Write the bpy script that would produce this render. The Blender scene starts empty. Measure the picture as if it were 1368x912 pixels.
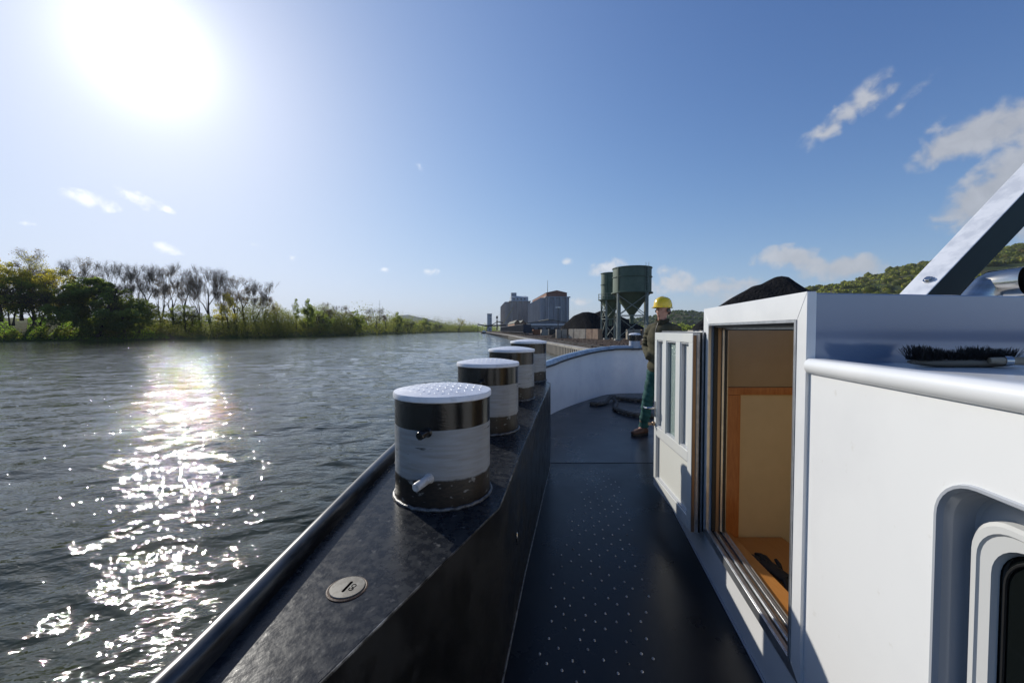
import bpy, bmesh, math, random
import numpy as np
from mathutils import Vector, Matrix
R = math.radians
rnd = random.Random(7)
S = bpy.context.scene
COL = S.collection

# ------------------------------------------------------------------ camera, sky, sun, exposure
EYE = 3.2                      # camera height above the river, metres
FPX = 530.0
PITCH = math.atan(15 / FPX)
cam_d = bpy.data.cameras.new('camera'); cam = bpy.data.objects.new('camera', cam_d); COL.objects.link(cam)
cam_d.sensor_width = 36.0; cam_d.lens = 36.0 * FPX / 1368.0
cam_d.clip_start = 0.02; cam_d.clip_end = 20000
cam.location = (0, 0, EYE); cam.rotation_euler = (math.pi / 2 - PITCH, 0, 0)
S.camera = cam

def ray(px, py):
    """direction in the world of a pixel of the 1368x912 photograph (unit length along y not assumed)"""
    u = (px - 684) / FPX; v = (456 - py) / FPX
    return Vector((u, math.cos(PITCH) + v * math.sin(PITCH), -math.sin(PITCH) + v * math.cos(PITCH)))
def at(px, py, y):
    d = ray(px, py); t = y / d.y
    return Vector((d.x * t, y, EYE + d.z * t))

SUN = ray(195, 66).normalized()
SUN_EL = math.asin(SUN.z); SUN_AZ = math.atan2(SUN.x, SUN.y)      # azimuth clockwise from +Y

S.view_settings.view_transform = 'Standard'; S.view_settings.look = 'None'
S.view_settings.exposure = 0.0; S.view_settings.gamma = 1.0
S.cycles.use_denoising = True
S.cycles.max_bounces = 8; S.cycles.transparent_max_bounces = 12
S.cycles.caustics_reflective = False; S.cycles.caustics_refractive = False
S.cycles.sample_clamp_indirect = 6.0

W = bpy.data.worlds.new('World'); S.world = W; W.use_nodes = True
wn = W.node_tree.nodes; wl = W.node_tree.links
for n in list(wn): wn.remove(n)
wout = wn.new('ShaderNodeOutputWorld'); bg = wn.new('ShaderNodeBackground')
wl.new(bg.outputs[0], wout.inputs[0])
sky = wn.new('ShaderNodeTexSky'); sky.sky_type = 'NISHITA'; sky.sun_disc = False
sky.sun_elevation = SUN_EL; sky.sun_rotation = SUN_AZ
sky.altitude = 100; sky.air_density = 1.0; sky.dust_density = 0.45; sky.ozone_density = 2.0
bg.inputs['Strength'].default_value = 0.10
SKY_K, SKY_A, GLOW = (2.55, 3.15, 3.45), 1.02, (0.13, 0.10, 0.7)
geo = wn.new('ShaderNodeTexCoord')
DIRV = geo.outputs['Generated']

def vdot(vec):
    n = wn.new('ShaderNodeVectorMath'); n.operation = 'DOT_PRODUCT'
    wl.new(DIRV, n.inputs[0]); n.inputs[1].default_value = vec; return n.outputs['Value']
def wmath(op, a, b=None, c=None, clamp=False):
    n = wn.new('ShaderNodeMath'); n.operation = op; n.use_clamp = clamp
    for i, v in enumerate((a, b, c)):
        if v is None: continue
        if isinstance(v, (int, float)): n.inputs[i].default_value = v
        else: wl.new(v, n.inputs[i])
    return n.outputs[0]
def wmix(fac, a, b, mode='MIX'):
    n = wn.new('ShaderNodeMix'); n.data_type = 'RGBA'; n.blend_type = mode
    n.clamp_factor = True
    for s, v in ((n.inputs[0], fac), (n.inputs[6], a), (n.inputs[7], b)):
        if isinstance(v, (int, float)): s.default_value = v
        elif isinstance(v, tuple): s.default_value = v
        else: wl.new(v, s)
    return n.outputs[2]

# sky brightness: the physical sky, with a soft shoulder, plus the bright hazy air round the sun
def vmath(op, a, b):
    n = wn.new('ShaderNodeVectorMath'); n.operation = op
    for i_, v in enumerate((a, b)):
        if isinstance(v, tuple): n.inputs[i_].default_value = v
        else: wl.new(v, n.inputs[i_])
    return n.outputs[0]
cs = wmath('MAXIMUM', vdot(tuple(SUN)), 0.0)
lin = vmath('MULTIPLY', vmath('POWER', vmath('MULTIPLY', sky.outputs[0], (0.09, 0.0855, 0.0985)), (1.42, 1.42, 1.42)), SKY_K)
comp = vmath('DIVIDE', lin, vmath('ADD', vmath('MULTIPLY', lin, (SKY_A * 1.02, SKY_A * 0.94, SKY_A * 0.80)), (1.0, 1.0, 1.0)))
g1 = wmath('MULTIPLY', wmath('POWER', cs, 60.0), GLOW[0])
g2 = wmath('MULTIPLY', wmath('POWER', cs, 4.0), GLOW[1])
g3 = wmath('MULTIPLY', wmath('POWER', cs, 330.0), GLOW[2])
glow = wmath('ADD', wmath('ADD', g1, g2), g3)
comb = wn.new('ShaderNodeCombineXYZ')
wl.new(wmath('MULTIPLY', glow, 1.0), comb.inputs[0]); wl.new(wmath('MULTIPLY', glow, 1.0), comb.inputs[1]); wl.new(glow, comb.inputs[2])
skyglow = vmath('MULTIPLY', vmath('ADD', comp, comb.outputs[0]), (10.0, 10.0, 10.0))

# clouds: (pixel centre of the photo -> a direction of the sky, half width, half height, tilt, brightness)
clouds = [(118, 268, 38, 15, -8, 1.0), (182, 265, 30, 13, -28, 1.0), (222, 278, 16, 7, -25, .6), (35, 298, 16, 7, 0, .35), (221, 332, 34, 11, 0, 1.0),
          (338, 327, 20, 8, 0, .45), (390, 346, 9, 8, 25, .8), (561, 223, 13, 8, 0, .5), (573, 363, 17, 8, 5, .9), (514, 361, 8, 5, 0, .5), (758, 349, 10, 6, 0, .8),
          (618, 395, 9, 7, 0, .35), (812, 356, 34, 14, 12, .8), (838, 342, 26, 15, 20, .35), (778, 402, 18, 8, 0, .8),
          (905, 370, 34, 20, -25, .95), (950, 382, 60, 18, -3, .95), (880, 385, 26, 16, 0, .8), (1000, 380, 38, 16, -2, .7), (980, 399, 44, 10, 0, .5),
          (1046, 343, 52, 20, 0, 1.0), (1128, 358, 64, 22, 2, 1.0), (1070, 348, 34, 16, -18, .8),
          (1130, 152, 74, 26, 33, .62), (1106, 172, 44, 20, 28, .6), (1215, 130, 44, 11, 40, .32), (1168, 128, 34, 18, 30, .4),
          (1285, 180, 72, 40, 22, .85), (1340, 170, 80, 36, 8, .7), (1250, 205, 40, 20, 25, .5), (1330, 250, 84, 42, 36, .95), (1300, 285, 44, 30, 50, .7), (1400, 215, 90, 60, 30, .9),
          (1372, 312, 40, 20, 20, .8), (1480, 120, 90, 40, 20, .8), (1560, 330, 120, 40, 0, .8), (-160, 330, 90, 30, 0, .8), (-330, 250, 120, 40, 10, .7)]
nz = wn.new('ShaderNodeTexNoise'); nz.inputs['Scale'].default_value = 13.0; nz.inputs['Detail'].default_value = 9.0; nz.inputs['Roughness'].default_value = 0.58
nz.inputs['Distortion'].default_value = 0.25
wl.new(DIRV, nz.inputs['Vector'])
nz2 = wn.new('ShaderNodeTexNoise'); nz2.inputs['Scale'].default_value = 36.0; nz2.inputs['Distortion'].default_value = 0.3; nz2.inputs['Detail'].default_value = 6.0
wl.new(DIRV, nz2.inputs['Vector'])
nmix = wmath('SUBTRACT', wmath('ADD', wmath('MULTIPLY', nz.outputs['Fac'], 1.5), wmath('MULTIPLY', nz2.outputs['Fac'], 1.5)), 1.55)
def cloud_field(extra):
    total = None
    for cx, cy, hw, hh, tilt, br in extra:
        c = ray(cx, cy); L = c.length; c = c.normalized()
        r0 = Vector((c.y, -c.x, 0)).normalized(); u0 = r0.cross(c)
        t = R(tilt); r_ = r0 * math.cos(t) + u0 * math.sin(t); u_ = u0 * math.cos(t) - r0 * math.sin(t)
        obl = 1.0 / L
        kx = 1.0 / (hw / FPX * obl * 1.0); ky = 1.0 / (hh / FPX * obl)
        a = vdot(tuple(r_ * kx)); b = vdot(tuple(u_ * ky))
        m = wmath('SUBTRACT', 1.0, wmath('SQRT', wmath('ADD', wmath('MULTIPLY', a, a), wmath('MULTIPLY', b, b))))
        front = wmath('GREATER_THAN', vdot(tuple(c)), 0.5)
        m = wmath('MULTIPLY', wmath('MAXIMUM', m, 0.0), wmath('MULTIPLY', front, br))
        total = m if total is None else wmath('ADD', total, m)
    return total
M = cloud_field(clouds)
gate = wmath('MULTIPLY', M, 5.0, clamp=True)
dens = wmath('MULTIPLY', wmath('ADD', wmath('MULTIPLY', M, 1.08), wmath('MULTIPLY', nmix, 1.5)), gate)
mr = wn.new('ShaderNodeMapRange'); mr.interpolation_type = 'SMOOTHSTEP'
wl.new(dens, mr.inputs['Value']); mr.inputs['From Min'].default_value = 0.04; mr.inputs['From Max'].default_value = 1.05
cov = wmath('MULTIPLY', mr.outputs['Result'], 0.80)
toward = wmath('ADD', 5.2, wmath('MULTIPLY', wmath('POWER', cs, 2.0), 8.0))       # clouds near the sun are brighter
shade = wmath('MULTIPLY', toward, wmath('ADD', 0.72, wmath('MULTIPLY', nz2.outputs['Fac'], 0.5)))
cc = wn.new('ShaderNodeCombineColor')
wl.new(wmath('MULTIPLY', shade, 0.97), cc.inputs[0]); wl.new(wmath('MULTIPLY', shade, 0.985), cc.inputs[1]); wl.new(wmath('MULTIPLY', shade, 1.03), cc.inputs[2])
final = wmix(cov, skyglow, cc.outputs[0])
wl.new(final, bg.inputs['Color'])

sd = bpy.data.lights.new('sun', 'SUN'); sd.energy = 4.2; sd.angle = R(0.53); sd.color = (1.0, 0.955, 0.87)
so = bpy.data.objects.new('sun', sd); COL.objects.link(so)
so.rotation_euler = (-SUN).to_track_quat('-Z', 'Y').to_euler(); so.location = (0, 0, 60)

# ------------------------------------------------------------------ helpers
MATS = {}
def mat(name, base, rough=0.5, metal=0.0, c2=None, c2s=5.0, c2w=(0.45, 0.6), bump=0.0, bs=20.0, bd=0.01, coat=0.0, spec=0.5, rough2=None, stretch=None, detail=6.0, c3=None, c3s=30.0, c3w=(0.6, 0.7)):
    m = bpy.data.materials.new(name); m.use_nodes = True
    nt = m.node_tree; N = nt.nodes; L = nt.links; P = N['Principled BSDF']
    P.inputs['Base Color'].default_value = (*base, 1); P.inputs['Roughness'].default_value = rough
    P.inputs['Metallic'].default_value = metal; P.inputs['Coat Weight'].default_value = coat; P.inputs['Coat Roughness'].default_value = 0.06
    P.inputs['Specular IOR Level'].default_value = spec
    tc = N.new('ShaderNodeTexCoord'); mp = N.new('ShaderNodeMapping'); L.new(tc.outputs['Object'], mp.inputs['Vector'])
    if stretch: mp.inputs['Scale'].default_value = stretch
    def noise(scale, w, det=detail):
        n = N.new('ShaderNodeTexNoise'); n.inputs['Scale'].default_value = scale; n.inputs['Detail'].default_value = det; n.inputs['Roughness'].default_value = 0.6
        L.new(mp.outputs[0], n.inputs['Vector'])
        r = N.new('ShaderNodeMapRange'); r.inputs['From Min'].default_value = w[0]; r.inputs['From Max'].default_value = w[1]
        L.new(n.outputs['Fac'], r.inputs['Value']); return r.outputs['Result']
    colsock = None
    if c2:
        f = noise(c2s, c2w)
        x = N.new('ShaderNodeMix'); x.data_type = 'RGBA'; x.inputs[6].default_value = (*base, 1); x.inputs[7].default_value = (*c2, 1); L.new(f, x.inputs[0])
        colsock = x.outputs[2]
        if rough2 is not None:
            y = N.new('ShaderNodeMapRange'); y.inputs['To Min'].default_value = rough; y.inputs['To Max'].default_value = rough2; L.new(f, y.inputs['Value']); L.new(y.outputs[0], P.inputs['Roughness'])
    if c3:
        f = noise(c3s, c3w)
        x = N.new('ShaderNodeMix'); x.data_type = 'RGBA'; x.inputs[7].default_value = (*c3, 1); L.new(f, x.inputs[0])
        if colsock: L.new(colsock, x.inputs[6])
        else: x.inputs[6].default_value = (*base, 1)
        colsock = x.outputs[2]
    if colsock: L.new(colsock, P.inputs['Base Color'])
    if bump:
        n = N.new('ShaderNodeTexNoise'); n.inputs['Scale'].default_value = bs; n.inputs['Detail'].default_value = 5.0
        L.new(mp.outputs[0], n.inputs['Vector'])
        b = N.new('ShaderNodeBump'); b.inputs['Strength'].default_value = bump; b.inputs['Distance'].default_value = bd
        L.new(n.outputs['Fac'], b.inputs['Height']); L.new(b.outputs[0], P.inputs['Normal'])
    MATS[name] = m
    return m

class MB:
    """collects shapes for ONE mesh object"""
    def __init__(s): s.v = []; s.f = []; s.m = []
    def add(s, vs, fs, mi=0):
        o = len(s.v); s.v += [tuple(v) for v in vs]; s.f += [tuple(i + o for i in f) for f in fs]; s.m += [mi] * len(fs); return s
    def box(s, c, d, rz=0.0, mi=0, M_=None):
        hx, hy, hz = d[0] / 2, d[1] / 2, d[2] / 2
        vs = [Vector((x, y, z)) for x in (-hx, hx) for y in (-hy, hy) for z in (-hz, hz)]
        Mx = (M_ if M_ is not None else Matrix.Rotation(rz, 3, 'Z'))
        vs = [Mx @ v + Vector(c) for v in vs]
        return s.add(vs, [(0, 1, 3, 2), (4, 6, 7, 5), (0, 4, 5, 1), (2, 3, 7, 6), (0, 2, 6, 4), (1, 5, 7, 3)], mi)
    def bar(s, a, b, w, h=None, mi=0, up=(0, 0, 1)):
        a = Vector(a); b = Vector(b); d = b - a; h = h or w
        z = d.normalized(); u = Vector(up)
        if abs(z.dot(u)) > 0.98: u = Vector((1, 0, 0))
        x = z.cross(u).normalized(); y = x.cross(z)
        Mx = Matrix((x, y, z)).transposed()
        return s.box((a + b) / 2, (w, h, d.length), M_=Mx, mi=mi)
    def tube(s, pts, r, n=12, cap=True, mi=0, closed=False):
        pts = [Vector(p) for p in pts]; k = len(pts)
        rr = r if isinstance(r, (list, tuple)) else [r] * k
        vs = []; ref = None
        for i, p in enumerate(pts):
            if closed: t = (pts[(i + 1) % k] - pts[i - 1]).normalized()
            else: t = (pts[min(i + 1, k - 1)] - pts[max(i - 1, 0)]).normalized()
            if ref is None:
                ref = Vector((0, 0, 1)) if abs(t.z) < 0.9 else Vector((1, 0, 0))
            x = t.cross(ref).normalized(); y = x.cross(t).normalized(); ref = y
            e = rr[i] if isinstance(rr[i], tuple) else (rr[i], rr[i])
            for j in range(n):
                a = 2 * math.pi * j / n
                vs.append(p + x * (math.cos(a) * e[0]) + y * (math.sin(a) * e[1]))
        fs = []
        for i in range(k if closed else k - 1):
            for j in range(n):
                a = i * n + j; b = i * n + (j + 1) % n; i2 = (i + 1) % k
                fs.append((a, b, i2 * n + (j + 1) % n, i2 * n + j))
        if cap and not closed:
            fs.append(tuple(range(n))[::-1]); fs.append(tuple((k - 1) * n + j for j in range(n)))
        return s.add(vs, fs, mi)
    def lathe(s, prof, n=32, c=(0, 0, 0), mi=0, mis=None):
        """prof: (r, z) from bottom to top"""
        vs = []; fs = []
        for r_, z in prof:
            for j in range(n):
                a = 2 * math.pi * j / n; vs.append((c[0] + r_ * math.cos(a), c[1] + r_ * math.sin(a), c[2] + z))
        o = len(s.v)
        for i in range(len(prof) - 1):
            q = [(i * n + j, i * n + (j + 1) % n, (i + 1) * n + (j + 1) % n, (i + 1) * n + j) for j in range(n)]
            s.add(vs[:0], [], 0); fs.append(q)
        s.v += vs
        for i, q in enumerate(fs):
            m_ = mis[i] if mis else mi
            s.f += [tuple(k + o for k in f) for f in q]; s.m += [m_] * n
        s.f.append(tuple(o + j for j in range(n))[::-1]); s.m.append(mis[0] if mis else mi)
        s.f.append(tuple(o + (len(prof) - 1) * n + j for j in range(n))); s.m.append(mis[-1] if mis else mi)
        return s
    def prism(s, poly, z0, z1, mi=0):
        """poly (x,y) list anticlockwise; z0/z1 numbers or per-point lists"""
        n = len(poly)
        a = [(p[0], p[1], z0[i] if isinstance(z0, (list, tuple)) else z0) for i, p in enumerate(poly)]
        b = [(p[0], p[1], z1[i] if isinstance(z1, (list, tuple)) else z1) for i, p in enumerate(poly)]
        return s.add(a + b, [tuple(range(n))[::-1], tuple(range(n, 2 * n))] + [(i, (i + 1) % n, n + (i + 1) % n, n + i) for i in range(n)], mi)
    def sweep(s, path, prof_fn, mi=0, cap=True):
        """path (x,y) list; prof_fn(i, p, normal) -> list of 3D points; joins the rings"""
        k = len(path); rings = []
        for i in range(k):
            t = (Vector(path[min(i + 1, k - 1)]) - Vector(path[max(i - 1, 0)])).normalized()
            nrm = Vector((-t.y, t.x))     # left of travel
            rings.append(prof_fn(i, Vector(path[i]), nrm))
        n = len(rings[0]); vs = [p for r_ in rings for p in r_]
        fs = [(i * n + j, i * n + (j + 1) % n, (i + 1) * n + (j + 1) % n, (i + 1) * n + j) for i in range(k - 1) for j in range(n)]
        if cap: fs += [tuple(range(n))[::-1], tuple((k - 1) * n + j for j in range(n))]
        return s.add(vs, fs, mi)
    def mesh(s, name, mats, sharp=35, smooth=True):
        me = bpy.data.meshes.new(name); me.from_pydata([tuple(v) for v in s.v], [], s.f)
        for m in (mats if isinstance(mats, (list, tuple)) else [mats]): me.materials.append(m)
        me.polygons.foreach_set('material_index', s.m)
        bm = bmesh.new(); bm.from_mesh(me); bmesh.ops.recalc_face_normals(bm, faces=bm.faces); bm.to_mesh(me); bm.free()
        if smooth:
            me.polygons.foreach_set('use_smooth', [True] * len(me.polygons)); me.set_sharp_from_angle(angle=R(sharp))
        me.update(); return me
    def build(s, name, mats, parent=None, bevel=0.0, seg=2, **k):
        o = bpy.data.objects.new(name, s.mesh(name, mats, **k)); COL.objects.link(o)
        if parent: o.parent = parent
        if bevel:
            b = o.modifiers.new('bevel', 'BEVEL'); b.width = bevel; b.segments = seg; b.limit_method = 'ANGLE'; b.angle_limit = R(40); b.harden_normals = False
        return o

def tag(o, label=None, cat=None, group=None, kind=None):
    if label: o['label'] = label
    if cat: o['category'] = cat
    if group: o['group'] = group
    if kind: o['kind'] = kind
    return o
def empty(name, loc=(0, 0, 0), label=None, cat=None, group=None):
    o = bpy.data.objects.new(name, None); COL.objects.link(o); o.location = loc; o.empty_display_size = 0.2
    return tag(o, label, cat, group)
def copy_tree(o, parent=None):
    kids = [c for c in bpy.data.objects if c.parent == o]
    c = o.copy(); COL.objects.link(c)
    if parent: c.parent = parent
    for k in kids: copy_tree(k, c)
    return c
def mesh_np(name, V, F, mats, mi=None, smooth=False):
    """numpy verts (n,3), faces (m,k)"""
    me = bpy.data.meshes.new(name); k = F.shape[1]
    me.vertices.add(len(V)); me.vertices.foreach_set('co', V.astype(np.float32).ravel())
    me.loops.add(F.size); me.loops.foreach_set('vertex_index', F.astype(np.int32).ravel())
    me.polygons.add(len(F)); me.polygons.foreach_set('loop_start', np.arange(0, F.size, k, dtype=np.int32))
    me.polygons.foreach_set('loop_total', np.full(len(F), k, dtype=np.int32))
    for m in (mats if isinstance(mats, (list, tuple)) else [mats]): me.materials.append(m)
    if mi is not None: me.polygons.foreach_set('material_index', mi.astype(np.int32))
    me.update(calc_edges=True)
    if smooth: me.polygons.foreach_set('use_smooth', np.ones(len(F), dtype=bool))
    return me
def obj(name, me, parent=None, loc=None):
    o = bpy.data.objects.new(name, me); COL.objects.link(o)
    if parent: o.parent = parent
    if loc is not None: o.location = loc
    return o
def catmull(pts, n=8):
    P = [Vector(p) for p in pts]; out = []
    for i in range(len(P) - 1):
        p0 = P[max(i - 1, 0)]; p1 = P[i]; p2 = P[i + 1]; p3 = P[min(i + 2, len(P) - 1)]
        for k in range(n):
            t = k / n
            out.append(0.5 * ((2 * p1) + (p2 - p0) * t + (2 * p0 - 5 * p1 + 4 * p2 - p3) * t * t + (3 * p1 - p0 - 3 * p2 + p3) * t ** 3))
    out.append(P[-1]); return out
def rz(h): return EYE - h          # height of something h metres below the eye

# ------------------------------------------------------------------ materials
white = mat('white_paint', (0.80, 0.80, 0.79), 0.28, coat=0.35, c2=(0.74, 0.745, 0.74), c2s=2.2, bump=0.03, bs=30, bd=0.002)
white_wall = mat('white_hull_paint', (0.80, 0.80, 0.785), 0.34, coat=0.25, c2=(0.76, 0.76, 0.75), c2s=1.3, bump=0.10, bs=5, bd=0.004, c3=(0.64, 0.62, 0.57), c3s=22, c3w=(0.66, 0.80))
gloss_shade_blue = mat('glossy_panel_shade_tint', (0.20, 0.245, 0.33), 0.10, coat=0.8, bump=0.015, bs=3, bd=0.004)  # white panel; its shade and sky reflection are put into this blue-grey colour
bow_white = mat('bulwark_white_paint', (0.80, 0.80, 0.81), 0.22, coat=0.5, c2=(0.74, 0.74, 0.76), c2s=2.4, bump=0.04, bs=3.5, bd=0.008)
cap_grey = mat('bulwark_cap_paint', (0.34, 0.38, 0.42), 0.26, coat=0.4, c2=(0.22, 0.25, 0.28), c2s=9, bump=0.05, bs=40, bd=0.002)
deck_m = mat('black_deck_paint', (0.0085, 0.0105, 0.014), 0.25, c2=(0.015, 0.017, 0.020), c2s=3.2, c2w=(0.35, 0.7), rough2=0.38, spec=0.17, bump=0.10, bs=6, bd=0.006, c3=(0.020, 0.022, 0.025), c3s=60, c3w=(0.66, 0.8))
fore_m = mat('foredeck_paint', (0.012, 0.015, 0.021), 0.26, c2=(0.020, 0.023, 0.028), c2s=2.2, c2w=(0.35, 0.7), rough2=0.36, spec=0.25, bump=0.12, bs=5, bd=0.006)
face_m = mat('gunwale_face_paint', (0.006, 0.006, 0.006), 0.30, c2=(0.012, 0.012, 0.012), c2s=6, rough2=0.45, bump=0.08, bs=12, bd=0.004)
hull_m = mat('hull_black_paint', (0.008, 0.009, 0.010), 0.3, c2=(0.02, 0.02, 0.022), c2s=8, bump=0.1, bs=10, bd=0.004)
led_m = mat('worn_gunwale_paint', (0.011, 0.013, 0.017), 0.25, spec=0.18, c2=(0.038, 0.040, 0.041), c2s=30, c2w=(0.42, 0.75), rough2=0.36, bump=0.4, bs=45, bd=0.0025, c3=(0.15, 0.145, 0.135), c3s=44, c3w=(0.60, 0.78), detail=12)
rail_m = mat('rubbed_steel_rail', (0.10, 0.10, 0.10), 0.30, metal=0.6, c2=(0.025, 0.025, 0.026), c2s=18, c2w=(0.42, 0.58), bump=0.3, bs=40, bd=0.003, stretch=(1, 0.18, 1))
steel = mat('stainless_steel', (0.62, 0.60, 0.57), 0.20, metal=1.0, c2=(0.5, 0.48, 0.45), c2s=14, bump=0.04, bs=60, bd=0.001)
alu = mat('brushed_aluminium', (0.56, 0.57, 0.58), 0.36, metal=0.85, c2=(0.46, 0.47, 0.48), c2s=20)
brass = mat('bronze_profile', (0.27, 0.19, 0.13), 0.34, metal=0.7, c2=(0.20, 0.14, 0.10), c2s=10, stretch=(1, 1, 0.1))
gasket = mat('black_gasket', (0.012, 0.012, 0.012), 0.5)
weld = mat('weld_bead', (0.16, 0.16, 0.16), 0.42, metal=0.5, bump=0.8, bs=120, bd=0.004, c2=(0.05, 0.05, 0.05), c2s=30)
stud_m = mat('bare_stud_steel', (0.36, 0.36, 0.36), 0.3, metal=0.8, c2=(0.05, 0.05, 0.05), c2s=9, c2w=(0.5, 0.65))
cherry = mat('cherry_wood', (0.44, 0.16, 0.042), 0.32, c2=(0.32, 0.10, 0.024), c2s=9, c2w=(0.35, 0.7), stretch=(9, 1.2, 1.2), coat=0.3)
oak = mat('orange_wood_board', (0.44, 0.19, 0.05), 0.35, c2=(0.40, 0.16, 0.035), c2s=12, c2w=(0.35, 0.7), stretch=(6, 1, 1), coat=0.3)
beige = mat('beige_panel', (0.58, 0.46, 0.28), 0.5, c2=(0.52, 0.41, 0.24), c2s=9, c2w=(0.3, 0.75), bump=0.05, bs=120, bd=0.001)
brown_p = mat('brown_panel', (0.36, 0.26, 0.15), 0.5, c2=(0.31, 0.22, 0.125), c2s=6, c2w=(0.3, 0.75))
door_w = mat('door_enamel', (0.70, 0.71, 0.68), 0.30, coat=0.2, c2=(0.73, 0.73, 0.68), c2s=5)
door_g = mat('door_grey_profile', (0.50, 0.51, 0.52), 0.32, coat=0.2)
teal = mat('dark_teal_paint', (0.006, 0.022, 0.028), 0.5, spec=0.25)
mast_w = mat('mast_white_paint', (0.80, 0.81, 0.83), 0.34, coat=0.3, c2=(0.62, 0.64, 0.68), c2s=7, bump=0.1, bs=20, bd=0.003)
blackglass = mat('dark_window_glass', (0.006, 0.008, 0.008), 0.05, coat=0.6)
rubber = mat('window_ring', (0.62, 0.62, 0.60), 0.3, coat=0.2)
def glass_mat(name, col, rough, bump, bs):
    m = mat(name, col, rough, bump=bump, bs=bs, bd=0.01)
    m.node_tree.nodes['Principled BSDF'].inputs['Transmission Weight'].default_value = 0.55
    return m
obscure = glass_mat('rippled_glass', (0.62, 0.78, 0.72), 0.12, 1.0, 70)

def bollard_mat(name, zb1, zb2):
    """black top band, dirty white middle, rusty black foot, as painted on the drum (object z)"""
    m = mat(name, (0.5, 0.5, 0.5), 0.3); nt = m.node_tree; N = nt.nodes; L = nt.links; P = N['Principled BSDF']
    tc = N.new('ShaderNodeTexCoord'); sx = N.new('ShaderNodeSeparateXYZ'); L.new(tc.outputs['Object'], sx.inputs[0])
    def noise(scale, st=(1, 1, 1), det=8):
        mp = N.new('ShaderNodeMapping'); mp.inputs['Scale'].default_value = st; L.new(tc.outputs['Object'], mp.inputs[0])
        n = N.new('ShaderNodeTexNoise'); n.inputs['Scale'].default_value = scale; n.inputs['Detail'].default_value = det; L.new(mp.outputs[0], n.inputs['Vector']); return n.outputs['Fac']
    def mth(op, a, b, cl=False):
        n = N.new('ShaderNodeMath'); n.operation = op; n.use_clamp = cl
        for i, v in enumerate((a, b)):
            if isinstance(v, (int, float)): n.inputs[i].default_value = v
            else: L.new(v, n.inputs[i])
        return n.outputs[0]
    def rg(v, a, b):
        n = N.new('ShaderNodeMapRange'); n.inputs[1].default_value = a; n.inputs[2].default_value = b; L.new(v, n.inputs[0]); return n.outputs[0]
    def mx(f, a, b):
        n = N.new('ShaderNodeMix'); n.data_type = 'RGBA'; L.new(f, n.inputs[0])
        for i, v in ((6, a), (7, b)):
            if isinstance(v, tuple): n.inputs[i].default_value = (*v, 1)
            else: L.new(v, n.inputs[i])
        return n.outputs[2]
    z = sx.outputs['Z']
    streak = noise(7, (1, 1, 9)); fine = noise(60, (1, 1, 2.5)); big = noise(5)
    whitec = mx(rg(streak, 0.38, 0.72), (0.30, 0.31, 0.32), (0.235, 0.23, 0.215))
    whitec = mx(rg(noise(11, (1, 1, 6)), 0.66, 0.72), whitec, (0.045, 0.04, 0.035))
    black = mx(rg(big, 0.4, 0.7), (0.008, 0.008, 0.008), (0.022, 0.017, 0.013))
    foot = mx(rg(fine, 0.40, 0.62), (0.008, 0.006, 0.005), (0.022, 0.015, 0.010))
    foot = mx(rg(noise(26, (1, 1, 1.6)), 0.62, 0.68), foot, (0.20, 0.20, 0.19))
    zt = mth('ADD', z, mth('MULTIPLY', mth('SUBTRACT', noise(6), 0.5), 0.012))
    fz = rg(zt, zb2, zb2 + 0.003)
    zl = mth('ADD', z, mth('MULTIPLY', mth('SUBTRACT', noise(9), 0.5), 0.05))
    fl = rg(zl, zb1, zb1 + 0.008)
    c = mx(fl, foot, whitec); c = mx(fz, c, black)
    L.new(c, P.inputs['Base Color'])
    rr = N.new('ShaderNodeMapRange'); rr.inputs[3].default_value = 0.45; rr.inputs[4].default_value = 0.17; L.new(fz, rr.inputs[0]); L.new(rr.outputs[0], P.inputs['Roughness'])
    b = N.new('ShaderNodeBump'); b.inputs['Strength'].default_value = 0.25; b.inputs['Distance'].default_value = 0.003; L.new(fine, b.inputs['Height']); L.new(b.outputs[0], P.inputs['Normal'])
    return m
boll_m = bollard_mat('bollard_bands', 0.108, 0.30)
cap_white = mat('bollard_cap_white', (0.78, 0.78, 0.80), 0.40, c2=(0.66, 0.65, 0.66), c2s=22, c2w=(0.5, 0.7), bump=0.15, bs=70, bd=0.002, c3=(0.35, 0.24, 0.18), c3s=26, c3w=(0.76, 0.82))
pin_w = mat('pin_white', (0.52, 0.52, 0.52), 0.4, c2=(0.38, 0.36, 0.33), c2s=40)
pin_b = mat('pin_black', (0.012, 0.011, 0.010), 0.22)
lid_m = mat('worn_brass_lid', (0.20, 0.185, 0.155), 0.42, metal=0.45, c2=(0.14, 0.125, 0.10), c2s=35, bump=0.2, bs=130, bd=0.001)
rust_m = mat('rust_ring', (0.10, 0.055, 0.03), 0.6, bump=0.5, bs=160, bd=0.003)
rope_m = mat('grey_rope', (0.13, 0.115, 0.095), 0.85, c2=(0.07, 0.062, 0.052), c2s=30)
leather = mat('boot_leather', (0.075, 0.035, 0.02), 0.6)

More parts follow.
